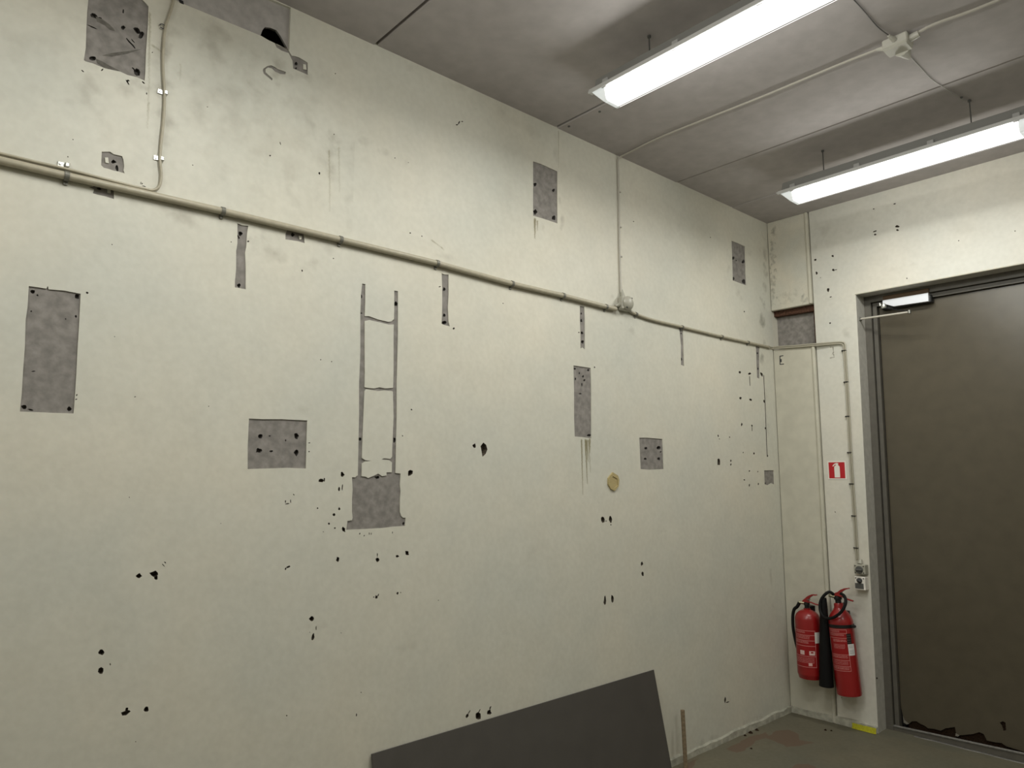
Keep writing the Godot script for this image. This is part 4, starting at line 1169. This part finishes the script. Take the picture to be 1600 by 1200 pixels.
func build_cables() -> void:
	# riser from the junction box up and across the ceiling
	var t := thing("ceiling_cable", "pale cable rising from the junction box and crossing the ceiling to the white box", "cable")
	var pts := [on_x(970, 457, 0.008), on_x(969, 430, 0.006), on_x(968, 390, 0.006), on_x(967, 330, 0.006), on_x(966, 275, 0.006), on_x(965.5, 250, 0.007)]
	var z := 1.70
	pts.append_array([Vector3(0.014, TOP - 0.012, z + 0.006), Vector3(0.05, TOP - 0.006, z), Vector3(0.30, TOP - 0.006, 1.722), Vector3(0.58, TOP - 0.006, 1.711), Vector3(0.93, TOP - 0.007, 1.695), Vector3(1.24, TOP - 0.006, 1.690), Vector3(1.44, TOP - 0.010, 1.686)])
	var s := Shape.new()
	s.tube(curve(pts, 5), 0.0055, 8)
	obj("cable", s, M.cable_white, t)
	var s1 := Shape.new()
	s1.tube([on_x(968.5, 420, 0.006), on_x(970.5, 445, 0.007), on_x(972, 460, 0.012)], 0.003, 6)
	obj("side_strand", s1, M.cable_white, t)
	for p in [[967.6, 355], [968.6, 401], [966.6, 300]]:
		var q := on_x(p[0], p[1], 0.0)
		var c := Shape.new()
		c.box(q + Vector3(0.006, 0, -0.002), Vector3(0.012, 0.008, 0.018), 0.002)
		obj("clip", c, M.cable_white, t)
	var t2 := thing("ceiling_cable", "pale cable running on across the ceiling past the white box", "cable")
	var s2 := Shape.new()
	s2.tube(curve([Vector3(1.585, TOP - 0.016, 1.690), Vector3(1.66, TOP - 0.007, 1.690), Vector3(1.863, TOP - 0.006, 1.668), Vector3(2.4, TOP - 0.006, 1.69), Vector3(ROOM_X - 0.02, TOP - 0.006, 1.68)], 4), 0.0065, 8)
	obj("cable", s2, M.cable_white, t2)

	var bx := thing("ceiling_junction_box", "white ceiling junction box with cone-shaped glands between the strip lights", "junction box", Vector3(1.512, TOP, 1.685))
	var b := Shape.new()
	b.box(Vector3(0, -0.022, 0.0), Vector3(0.10, 0.044, 0.075), 0.005)
	obj("body", b, M.box_white, bx)
	var ld := Shape.new()
	ld.box(Vector3(0, -0.048, 0.0), Vector3(0.094, 0.008, 0.07), 0.003)
	obj("lid", ld, M.box_white, bx)
	for g in [[Vector3(0.004, -0.030, -0.030), Vector3(0.002, -0.036, -0.118), 0.036, 0.010], [Vector3(0.049, -0.024, 0.004), Vector3(0.085, -0.019, 0.005), 0.016, 0.014], [Vector3(-0.049, -0.018, 0.0), Vector3(-0.085, -0.009, 0.001), 0.013, 0.006], [Vector3(0, -0.02, 0.036), Vector3(-0.01, -0.010, 0.07), 0.012, 0.006]]:
		var gl := Shape.new()
		gl.tube([g[0], g[1]], g[2], 14, true, g[3])
		obj("gland", gl, M.box_white, bx)
	for cd in [["thin cord from the white ceiling box to the second strip light", [Vector3(1.502, TOP - 0.008, 1.755), Vector3(1.492, TOP - 0.004, 1.85), Vector3(1.498, TOP - 0.004, 2.02), Vector3(1.50, TOP - 0.004, 2.3), Vector3(1.50, TOP - 0.02, 2.44), Vector3(1.50, 3.337, 2.475)], M.socket_grey], ["thin cord from the white ceiling box to the strip light by the door", [Vector3(1.513, TOP - 0.036, 1.572), Vector3(1.502, TOP - 0.005, 1.50), Vector3(1.50, TOP - 0.003, 1.35), Vector3(1.50, TOP - 0.004, 1.244), Vector3(1.516, TOP - 0.004, 1.093), Vector3(1.536, TOP - 0.004, 0.925), Vector3(1.545, TOP - 0.004, 0.895)], M.cord_grey]]:
		var c := thing("lamp_cord", cd[0], "cord")
		var s3 := Shape.new()
		s3.tube(curve(cd[1], 4), 0.0023, 6)
		obj("cord", s3, cd[2], c)

	# old cable at the upper left
	var o := thing("old_cable", "thin beige cable lying on the thick pipe and climbing past the large bare patch", "cable")
	var q := []
	for p in [[-160, 203], [0, 239.5], [60, 254], [100, 263], [150, 276], [200, 289], [222, 294], [238, 297], [247, 293], [251, 284], [252, 270], [250, 250], [252, 220], [256, 180], [257, 146], [255, 110], [255, 80], [258, 45], [264, 25], [270, 6], [274, -20], [276, -75]]:
		q.append(on_x(p[0], p[1], 0.0085))
	var so := Shape.new()
	so.tube(curve(q, 4), 0.0048, 8)
	obj("cable", so, M.pipe, o)
	for p in [[257, 146, 0.022], [251, 249, 0.022], [103, 259, 0.02]]:
		var at := on_x(p[0], p[1], 0.0) + Vector3(0.0012, 0, 0)
		var c := Shape.new()
		c.box(at + Vector3(0.0065, 0.0, -0.002), Vector3(0.013, 0.016, 0.014), 0.003)
		c.box(at + Vector3(0.0015, 0.0, 0.014), Vector3(0.003, 0.016, 0.018), 0.001)
		c.lathe([Vector2(0, 0), Vector2(0.004, 0), Vector2(0.003, 0.003), Vector2(0, 0.003)], at + Vector3(0.003, 0, 0.016), Basis(Vector3.BACK, -PI / 2), 8)
		var co := obj("metal_clip", c, M.clip_metal, o)
		co.set_meta("label", "shiny metal cable clip")
	var hook := Shape.new()
	var hp := []
	for i in 9:
		var a := TAU * i / 9.0
		var hc := on_x(254, 41, 0.008)
		hp.append(hc + Vector3(0, sin(a) * 0.008, cos(a) * 0.009))
	hook.tube(hp, 0.002, 6)
	obj("hook", hook, M.socket_grey, o)

	# cable on the back wall
	var bc := thing("back_wall_cable", "pair of grey cables turning down to the rotary switches", "cable")
	for k in 2:
		var off := 0.0055 * (k * 2 - 1)
		var zz := 0.024
		var w := []
		w.append(on_x(1201, 542, 0.014) + Vector3(0, off, 0))
		for p in [[1206, 544], [1216, 543], [1240, 541.5], [1275, 538.5], [1306, 536]]:
			w.append(on_z(p[0], p[1], zz if p[0] < 1290 else 0.012) + Vector3(0, off, 0))
		var c0 := on_z(1319, 536.5, 0.009)
		w.append(c0 + Vector3(-0.014 + off * 0.5, 0.003 + off, 0.002))
		w.append(c0 + Vector3(-0.002 + off, -0.010 + off, 0))
		for p in [[1320, 552], [1323, 597], [1326, 650], [1329, 707], [1332, 756], [1335.5, 806], [1338.5, 856], [1339.5, 874]]:
			w.append(on_z(p[0], p[1], 0.009) + Vector3(off, 0, 0))
		var sc := Shape.new()
		sc.tube(curve(w, 4), 0.0052, 8)
		obj("cable", sc, M.cable, bc)
	for p in [[1319.7, 548], [1323, 597], [1325.5, 650.5], [1328.6, 707], [1331.8, 756], [1335.3, 806], [1338.5, 856]]:
		var at := on_z(p[0], p[1], 0.0)
		var c := Shape.new()
		c.box(at + Vector3(0, 0, 0.0085), Vector3(0.028, 0.007, 0.017), 0.002)
		c.box(at + Vector3(-0.016, 0, 0.003), Vector3(0.008, 0.007, 0.006), 0.001)
		obj("cable_clip", c, M.clip_black, bc)

# ------------------------------------------------------------------ extinguishers
func print_texture(w: int, h: int, bg: Color, ink: Color, blocks: Array) -> ImageTexture:
	# flat print: [kind, x0, y0, x1, y1] in 0..1; kinds: frame, line, text rows, square, pale block
	var im := Image.create(w, h, false, Image.FORMAT_RGB8)
	im.fill(bg)
	for b in blocks:
		var r := Rect2i(int(b[1] * w), int(b[2] * h), maxi(1, int((b[3] - b[1]) * w)), maxi(1, int((b[4] - b[2]) * h)))
		match b[0]:
			"frame":
				for k in [Rect2i(r.position, Vector2i(r.size.x, 3)), Rect2i(r.position + Vector2i(0, r.size.y - 3), Vector2i(r.size.x, 3)), Rect2i(r.position, Vector2i(3, r.size.y)), Rect2i(r.position + Vector2i(r.size.x - 3, 0), Vector2i(3, r.size.y))]:
					im.fill_rect(k, ink)
			"line":
				im.fill_rect(r, ink)
			"solid":
				im.fill_rect(r, b[5])
			"text":
				var step: int = b[5]
				for y in range(r.position.y, r.end.y - 2, step):
					var x := r.position.x
					while x < r.end.x - 4:
						var len := 3 + rng.randi() % 9
						im.fill_rect(Rect2i(x, y, mini(len, r.end.x - x), maxi(2, step / 2 - 1)), ink)
						x += len + 3
	return ImageTexture.create_from_image(im)

func wrap_label(s: Shape, r: float, a0: float, a1: float, y0: float, y1: float) -> void:
	var rows := [[], []]
	var norms := [[], []]
	for i in 17:
		var a := lerpf(a0, a1, i / 16.0)
		var o := Vector3(sin(a), 0, cos(a))
		rows[0].append(o * r + Vector3(0, y1, 0))
		rows[1].append(o * r + Vector3(0, y0, 0))
		norms[0].append(o)
		norms[1].append(o)
	s.smooth_grid(rows, norms, [0.0, 1.0], false)

func decal_mat(t: Texture2D) -> StandardMaterial3D:
	var m := mat(Color.WHITE, 0.4)
	m.albedo_texture = t
	return m

func build_extinguishers() -> void:
	var facing := atan2(CAM.x - 0.2, CAM.z - 0.09)
	var label_red := Color(0.58, 0.07, 0.085)
	var ink := Color(0.86, 0.66, 0.64)
	# powder extinguisher
	var base := Vector3(0.191, 0.275, 0.088)
	var t := thing("fire_extinguisher", "smaller red fire extinguisher with its hose hanging down, beside the corner", "extinguisher", base)
	var r := 0.0785
	var s := Shape.new()
	s.lathe([Vector2(0, 0.008), Vector2(r - 0.016, 0.004), Vector2(r - 0.012, 0.0), Vector2(r - 0.008, 0.0), Vector2(r - 0.004, 0.016), Vector2(r, 0.028), Vector2(r, 0.03), Vector2(r, 0.372), Vector2(r - 0.002, 0.384), Vector2(r - 0.010, 0.402), Vector2(r - 0.025, 0.418), Vector2(r - 0.045, 0.428), Vector2(0.022, 0.432), Vector2(0.022, 0.432), Vector2(0.022, 0.440), Vector2(0, 0.440)], Vector3.ZERO, Basis(), 32)
	var cyl := obj("cylinder", s, M.red, t)
	var lab := Shape.new()
	wrap_label(lab, r + 0.0008, facing - 1.45, facing + 0.62, 0.075, 0.315)
	var tx := print_texture(256, 320, label_red, ink, [["frame", 0.06, 0.02, 0.97, 0.98], ["text", 0.12, 0.05, 0.60, 0.10, 8], ["line", 0.06, 0.14, 0.97, 0.15], ["text", 0.12, 0.17, 0.75, 0.26, 9], ["line", 0.06, 0.28, 0.97, 0.29], ["text", 0.12, 0.31, 0.7, 0.38, 10], ["line", 0.06, 0.42, 0.97, 0.43], ["solid", 0.34, 0.55, 0.52, 0.66, Color(0.86, 0.76, 0.74)], ["text", 0.38, 0.57, 0.48, 0.63, 8], ["solid", 0.70, 0.55, 0.92, 0.66, Color(0.86, 0.76, 0.74)], ["solid", 0.76, 0.57, 0.86, 0.61, label_red],
		["line", 0.06, 0.69, 0.97, 0.70], ["text", 0.1, 0.73, 0.9, 0.88, 7], ["solid", 0.66, 0.86, 0.80, 0.94, Color(0.86, 0.70, 0.68)]])
	var lo := obj("print_label", lab, decal_mat(tx), cyl)
	lo.set_meta("label", "red label with pale instructions")
	var tagp := Shape.new()
	wrap_label(tagp, r + 0.0012, facing + 0.5, facing + 1.15, 0.232, 0.300)
	obj("white_tag", tagp, M.sign_white, cyl)
	var neck := Shape.new()
	neck.lathe([Vector2(0.015, 0.436), Vector2(0.015, 0.458), Vector2(0.019, 0.460), Vector2(0.019, 0.476), Vector2(0.012, 0.480), Vector2(0, 0.480)], Vector3.ZERO, Basis(), 16)
	obj("valve", neck, M.black, t)
	var outlet := Shape.new()
	outlet.tube([Vector3(0.0, 0.470, 0.0), Vector3(-0.045, 0.474, 0.02)], 0.009, 10)
	obj("hose_coupling", outlet, M.brass, t)
	var lever := Shape.new()
	var place_lever := func(p: Vector2, depth: float) -> Vector3: return Vector3(p.x, p.y, 0.006 - depth)
	lever.slab(ccw(PackedVector2Array([Vector2(-0.028, 0.474), Vector2(0.014, 0.468), Vector2(0.016, 0.490), Vector2(0.024, 0.510), Vector2(0.045, 0.526), Vector2(0.072, 0.530), Vector2(0.070, 0.536), Vector2(0.040, 0.534), Vector2(0.012, 0.520), Vector2(-0.008, 0.502), Vector2(-0.024, 0.488)])), place_lever, -0.004, 0.016, Vector3.BACK)
	obj("upper_lever", lever, M.red, t)
	var grip := Shape.new()
	grip.tube(curve([Vector3(0.0, 0.478, 0), Vector3(0.030, 0.482, 0.004), Vector3(0.062, 0.474, 0.006), Vector3(0.084, 0.472, 0.006)], 3), 0.007, 8, true, -1.0, 0.6)
	obj("lower_grip", grip, M.red, t)
	var pin := Shape.new()
	pin.tube([Vector3(0.010, 0.498, 0.012), Vector3(0.034, 0.500, 0.014)], 0.003, 6)
	obj("safety_pin", pin, M.steel, t)
	var hose := Shape.new()
	var hz := 0.11
	var hpts := [Vector3(-0.040, 0.474, 0.018) + base]
	for p in [[1245.5, 948], [1241, 952], [1238.8, 962], [1239, 978], [1241, 992], [1244, 1006], [1247, 1016]]:
		hpts.append(on_z(p[0], p[1], hz))
	for i in hpts.size():
		hpts[i] -= base
	hose.tube(curve(hpts, 4), 0.0115, 10, true, 0.0085)
	obj("hose", hose, M.rubber, t)
	var hook := Shape.new()
	hook.box(Vector3(0, 0.40, -0.0815), Vector3(0.04, 0.10, 0.013), 0.002)
	hook.box(Vector3(0, 0.446, -0.045), Vector3(0.016, 0.006, 0.085), 0.002)
	obj("wall_bracket", hook, M.black, t)

	# carbon dioxide extinguisher, hanging a little askew
	var b2 := Vector3(0.440, 0.222, 0.090)
	var t2 := thing("fire_extinguisher", "taller red fire extinguisher with a black horn, hanging askew", "extinguisher", b2)
	var tilt := Basis(Vector3.BACK, 0.066)
	var R := 0.0735
	var c := Shape.new()
	c.lathe([Vector2(0, 0.006), Vector2(R - 0.006, 0.0), Vector2(R - 0.001, 0.003), Vector2(R, 0.010), Vector2(R, 0.012), Vector2(R, 0.440), Vector2(R - 0.002, 0.456), Vector2(R - 0.009, 0.476), Vector2(R - 0.021, 0.497), Vector2(R - 0.036, 0.514), Vector2(0.031, 0.524), Vector2(0.029, 0.532), Vector2(0.029, 0.550), Vector2(0.026, 0.556), Vector2(0, 0.556)], Vector3.ZERO, tilt, 32)
	var cyl2 := obj("cylinder", c, M.red, t2)
	var f2 := atan2(CAM.x - 0.42, CAM.z - 0.09)
	var l2 := Shape.new()
	wrap_label(l2, R + 0.0008, f2 - 1.5, f2 + 0.42, 0.150, 0.405)
	var tx2 := print_texture(256, 384, label_red, ink, [["frame", 0.1, 0.01, 0.98, 0.99], ["text", 0.15, 0.04, 0.7, 0.08, 8], ["line", 0.1, 0.10, 0.98, 0.11], ["text", 0.16, 0.13, 0.85, 0.17, 8], ["line", 0.1, 0.21, 0.98, 0.22], ["solid", 0.02, 0.22, 0.10, 0.56, Color(0.80, 0.68, 0.64)], ["text", 0.34, 0.25, 0.92, 0.32, 12], ["text", 0.34, 0.36, 0.84, 0.47, 7], ["line", 0.1, 0.60, 0.98, 0.61], ["text", 0.16, 0.63, 0.92, 0.70, 8], ["line", 0.1, 0.73, 0.98, 0.74], ["text", 0.16, 0.76, 0.9, 0.85, 7], ["line", 0.1, 0.87, 0.98, 0.88], ["text", 0.16, 0.90, 0.92, 0.96, 8]])
	var lo2 := obj("print_label", l2, decal_mat(tx2), cyl2)
	lo2.transform = Transform3D(tilt, Vector3.ZERO)
	lo2.set_meta("label", "red label with pale instructions")
	var bar := Shape.new()
	wrap_label(bar, R + 0.001, f2 + 0.32, f2 + 0.72, 0.315, 0.378)
	var bo := obj("striped_sticker", bar, decal_mat(print_texture(64, 96, Color(0.10, 0.09, 0.09), Color(0.45, 0.42, 0.40), [["line", 0.05, 0.15, 0.9, 0.19], ["line", 0.05, 0.38, 0.9, 0.42], ["line", 0.05, 0.60, 0.9, 0.64], ["line", 0.05, 0.82, 0.9, 0.86]])), cyl2)
	bo.transform = Transform3D(tilt, Vector3.ZERO)
	var tg := Shape.new()
	wrap_label(tg, R + 0.0014, f2 + 0.34, f2 + 0.92, 0.247, 0.315)
	var tgo := obj("white_tag", tg, decal_mat(print_texture(128, 128, Color(0.88, 0.87, 0.86), Color(0.50, 0.50, 0.52), [["text", 0.15, 0.12, 0.75, 0.40, 9], ["text", 0.15, 0.52, 0.9, 0.9, 10]])), cyl2)
	tgo.transform = Transform3D(tilt, Vector3.ZERO)
	var band := Shape.new()
	band.lathe([Vector2(R + 0.0005, 0.410), Vector2(R + 0.003, 0.411), Vector2(R + 0.003, 0.429), Vector2(R + 0.0005, 0.430)], Vector3.ZERO, tilt, 32)
	band.box(tilt * Vector3(R + 0.012, 0.420, 0.022), Vector3(0.022, 0.016, 0.014), 0.003)
	band.lathe([Vector2(0, -0.008), Vector2(0.009, -0.008), Vector2(0.009, 0.008), Vector2(0, 0.008)], tilt * Vector3(R + 0.022, 0.422, 0.03), Basis(Vector3.RIGHT, PI / 2), 10)
	obj("strap", band, M.black, t2)
	var vv := Shape.new()
	vv.lathe([Vector2(0.018, 0.552), Vector2(0.018, 0.575), Vector2(0.024, 0.578), Vector2(0.024, 0.592), Vector2(0.016, 0.600), Vector2(0, 0.602)], Vector3.ZERO, tilt, 16)
	obj("valve", vv, M.black, t2)
	var sp := Shape.new()
	var vtop := tilt * Vector3(0, 0.588, 0)
	sp.tube([vtop, vtop + Vector3(-0.052, 0.010, 0.012)], 0.012, 10, true, 0.009)
	obj("outlet", sp, M.brass, t2)
	var up := Shape.new()
	var place_up := func(p: Vector2, depth: float) -> Vector3: return vtop + Vector3(p.x, p.y, 0.008 - depth)
	up.slab(ccw(PackedVector2Array([Vector2(-0.020, 0.006), Vector2(0.012, 0.0), Vector2(0.018, 0.012), Vector2(0.022, 0.026), Vector2(0.034, 0.042), Vector2(0.052, 0.056), Vector2(0.076, 0.064), Vector2(0.074, 0.069), Vector2(0.046, 0.064), Vector2(0.022, 0.052), Vector2(0.006, 0.038), Vector2(-0.012, 0.030), Vector2(-0.022, 0.018)])), place_up, -0.004, 0.018, Vector3.BACK)
	obj("upper_lever", up, M.red, t2)
	var gr := Shape.new()
	gr.tube(curve([vtop + Vector3(0.0, 0.016, 0.01), vtop + Vector3(0.034, 0.012, 0.014), vtop + Vector3(0.070, 0.0, 0.016), vtop + Vector3(0.104, -0.006, 0.016)], 3), 0.0075, 8, true, -1.0, 0.7)
	obj("lower_grip", gr, M.red, t2)
	# hose loop and horn
	var loop := []
	for p in [[1303, 929, 0.10], [1296, 925, 0.115], [1288, 930, 0.13], [1282, 940, 0.14], [1281.5, 953, 0.15], [1286, 963, 0.165], [1294, 966.5, 0.178], [1304, 964, 0.185], [1313, 957.5, 0.185], [1319, 949, 0.18], [1321.5, 939, 0.165], [1319, 931, 0.14], [1314, 927.5, 0.12]]:
		loop.append(on_z(p[0], p[1], p[2]) - b2)
	var hl := Shape.new()
	hl.tube(curve(loop, 5), 0.0095, 10)
	obj("hose", hl, M.rubber, t2)
	var h0 := on_z(1286.5, 934, 0.12) - b2
	var h1 := on_z(1289, 990, 0.125) - b2
	var h2 := on_z(1291.5, 1072, 0.12) - b2
	var horn := Shape.new()
	var axis := (h2 - h0).normalized()
	var hb := Basis(Quaternion(Vector3.UP, axis))
	var len := h0.distance_to(h2)
	horn.lathe([Vector2(0, 0), Vector2(0.018, 0.0), Vector2(0.020, 0.01), Vector2(0.023, len * 0.10), Vector2(0.028, len * 0.3), Vector2(0.037, len * 0.6), Vector2(0.044, len), Vector2(0.044, len), Vector2(0.040, len), Vector2(0.040, len), Vector2(0.030, len * 0.7), Vector2(0, len * 0.66)], h0, hb, 24)
	obj("horn", horn, M.rubber, t2)
	var hk := Shape.new()
	hk.box(tilt * Vector3(0, 0.44, -0.078), Vector3(0.05, 0.12, 0.020), 0.002)
	hk.box(tilt * Vector3(0, 0.545, -0.05), Vector3(0.018, 0.006, 0.09), 0.002)
	obj("wall_bracket", hk, M.black, t2)

# ------------------------------------------------------------------ switches, sign, lump
func build_switches_and_sign() -> void:
	var zf := 0.055
	var defs := [["rotary_switch", "grey rotary switch box, upper of the pair beside the door", [1333.5, 881, 1352, 898.5], true], ["rotary_switch", "white rotary switch box with a dark plate, lower of the pair beside the door", [1334.5, 900, 1352.5, 923.5], false]]
	for d in defs:
		var a := on_z(d[2][0], d[2][1], zf)
		var b := on_z(d[2][2], d[2][3], zf)
		var c := Vector3((a.x + b.x) / 2, (a.y + b.y) / 2, 0)
		var w := absf(b.x - a.x)
		var h := absf(a.y - b.y) - 0.002
		var t := thing(d[0], d[1], "switch", c)
		var s := Shape.new()
		s.box(Vector3(0, 0, zf / 2), Vector3(w, h, zf), 0.004)
		var box_part := obj("box", s, M.box_grey if d[3] else M.sign_white, t)
		var kn := Shape.new()
		var ky := -0.002 if d[3] else 0.018
		var kr := 0.023 if d[3] else 0.0165
		var face := Basis(Vector3.RIGHT, PI / 2)
		kn.lathe([Vector2(kr, 0), Vector2(kr, 0.005), Vector2(kr - 0.002, 0.007), Vector2(0, 0.008)], Vector3(0, ky, zf), face, 20)
		kn.box(Vector3(0, ky, zf + 0.013), Vector3(kr * 1.8, 0.011, 0.014), 0.003, Basis(Vector3.BACK, 0.0 if d[3] else -0.5))
		obj("knob", kn, M.socket_grey if d[3] else M.print_dark, t)
		for sx in [-1.0, 1.0]:
			for sy in ([-1.0, 1.0] if d[3] else [1.0]):
				var sc := Shape.new()
				sc.lathe([Vector2(0.004, 0), Vector2(0.003, 0.002), Vector2(0, 0.002)], Vector3(sx * (w / 2 - 0.009), sy * (h / 2 - 0.010), zf), face, 8)
				obj("screw", sc, M.clip_black, box_part)
		if d[3]:
			var g := Shape.new()
			g.tube([Vector3(-0.004, h / 2 - 0.002, 0.03), Vector3(-0.006, h / 2 + 0.026, 0.014)], 0.017, 12, true, 0.011)
			obj("gland", g, M.box_grey, t)
		else:
			var pl := Shape.new()
			pl.box(Vector3(-0.003, -h / 2 + 0.026, zf + 0.001), Vector3(w * 0.80, 0.034, 0.003), 0.001)
			obj("plate", pl, M.socket_grey, t)

	var c1 := on_z(1307.8, 734.8, 0.0)
	var sg := thing("extinguisher_sign", "square red sign with a white extinguisher symbol above the extinguishers", "sign", c1)
	var size := 0.122
	var s1 := Shape.new()
	s1.box(Vector3(0, 0, 0.001), Vector3(size, size, 0.002), 0.0005)
	obj("border", s1, M.sign_white, sg)
	var s2 := Shape.new()
	s2.box(Vector3(0, 0, 0.0022), Vector3(size - 0.016, size - 0.016, 0.001))
	obj("red_field", s2, M.sign_red, sg)
	var pic := PackedVector2Array()
	for q in [[-0.016, -0.048], [0.020, -0.048], [0.020, 0.022], [0.017, 0.029], [0.010, 0.033], [0.009, 0.038], [0.013, 0.040], [0.011, 0.046], [0.000, 0.048], [-0.012, 0.044], [-0.022, 0.036], [-0.028, 0.026], [-0.022, 0.026], [-0.012, 0.036], [-0.003, 0.037], [-0.003, 0.033], [-0.011, 0.029], [-0.016, 0.022]]:
		pic.append(Vector2(q[0], q[1]))
	var s3 := Shape.new()
	s3.slab(ccw(pic), place_back, -0.0034, -0.0026, Vector3.BACK)
	obj("symbol", s3, M.sign_white, sg)

	# lump of old foam or wax stuck on the left wall
	var lump := thing("foam_lump", "cracked yellowish lump of filler stuck to the scarred wall", "filler")
	var out1 := outline([956, 738, 964, 743, 966, 750, 965, 760, 959, 767, 953, 764, 949, 757, 949, 747])
	var in1 := outline([956, 744, 963, 748, 964, 758, 958, 763, 953, 758, 952, 750])
	var l1 := Shape.new()
	l1.rim(out1, place_left, -0.004, 0.0, 1.0)
	for p in cut_region(out1, [in1]):
		l1.slab(p, place_left, -0.008, 0.0, Vector3.RIGHT)
	obj("crust", l1, M.foam, lump)
	var l2 := Shape.new()
	l2.slab(in1, place_left, -0.004, 0.0, Vector3.RIGHT)
	obj("hollow", l2, M.foam, lump)

# ------------------------------------------------------------------ things standing on the floor
func build_floor_things() -> void:
	# dark sheet leaning on the left wall
	var a := on_x(579.5, 1180, 0.004)
	var b := on_x(1020.5, 1045.5, 0.004)
	var topy := (a.y + b.y) / 2
	var sh := thing("dark_sheet", "large dark grey sheet leaning against the foot of the scarred wall", "sheet", Vector3(0, 0, 0))
	var foot := 0.112
	var s := Shape.new()
	var down := Vector3(foot, -topy, 0)
	var outn := Vector3(topy, foot, 0).normalized()
	var th := 0.006
	var c := Vector3(0.004 + foot / 2, topy / 2, (a.z + b.z) / 2) + outn * th / 2
	var basis := Basis(outn, -down.normalized(), outn.cross(-down.normalized()))
	s.box(c + Vector3(0, 0.001, 0), Vector3(th, down.length(), absf(a.z - b.z)), 0.001, basis)
	obj("panel", s, M.sheet, sh)

	var st := thing("wooden_stick", "thin wooden stick standing against the wall beside the dark sheet", "stick")
	var p := on_y(1071.5, 1200, 0.002)
	var tp := p + Vector3(-0.012, 0.30, -0.004)
	var s2 := Shape.new()
	var ax := (tp - p).normalized()
	var side := ax.cross(Vector3.BACK).normalized()
	s2.box((p + tp) / 2, Vector3(0.022, p.distance_to(tp), 0.014), 0.002, Basis(side, ax, side.cross(ax)).rotated(ax, 0.7))
	obj("stick", s2, M.stick, st)

	var tape := thing("yellow_tape", "strip of yellow tape at the foot of the wall beside the door", "tape")
	var s3 := Shape.new()
	var x0 := 0.415
	var x1 := 0.560
	var pts := []
	for i in 9:
		var x := lerpf(x0, x1, i / 8.0)
		pts.append([Vector3(x, 0.034 + rng.randf_range(-0.002, 0.002), 0.0215), Vector3(x, 0.004, 0.0265), Vector3(x, 0.003, 0.034 + rng.randf_range(-0.002, 0.002))])
	for i in 8:
		for k in 2:
			s3.quad(pts[i][k], pts[i + 1][k], pts[i + 1][k + 1], pts[i][k + 1], Vector3(0, 0.6, 1))
			s3.quad(pts[i][k] - Vector3(0, 0.001, 0.001), pts[i + 1][k] - Vector3(0, 0.001, 0.001), pts[i + 1][k + 1] - Vector3(0, 0.001, 0.001), pts[i][k + 1] - Vector3(0, 0.001, 0.001), Vector3(0, -0.6, -1))
	obj("tape_strip", s3, M.tape, tape)
	# crumbs of plaster at the foot of the wall
	var against := "dark crumb of rubble lying against the plinth of the scarred wall"
	var below := "tiny dark crumb on the floor below the two extinguishers"
	for q in [[1168, 1144, 0.016, against], [1176, 1139, 0.014, against], [1159, 1148, 0.011, against], [1290, 1141, 0.010, below], [1299, 1142, 0.009, below], [1174, 1170, 0.008, "lone dark crumb lying on the open floor by the brown patch"]]:
		var at := on_y(q[0], q[1], 0.001)
		at.x = maxf(at.x, 0.03)
		var crumb := Shape.new()
		var k := 6
		var ring := []
		for i in k:
			var an := TAU * i / k
			ring.append(Vector3(cos(an), 0, sin(an)) * q[2] * rng.randf_range(0.7, 1.2))
		var apex := Vector3(0, q[2] * 0.9, 0)
		for i in k:
			crumb.tri(ring[i], ring[(i + 1) % k], apex, ring[i] + ring[(i + 1) % k] + Vector3(0, 0.01, 0))
			crumb.tri(ring[i], ring[(i + 1) % k], Vector3.ZERO, Vector3.DOWN)
		var o := obj("plaster_crumb", crumb, M.rot, self)
		o.position = at
		tag(o, q[3], "rubble", "crumbs of rubble on the floor")
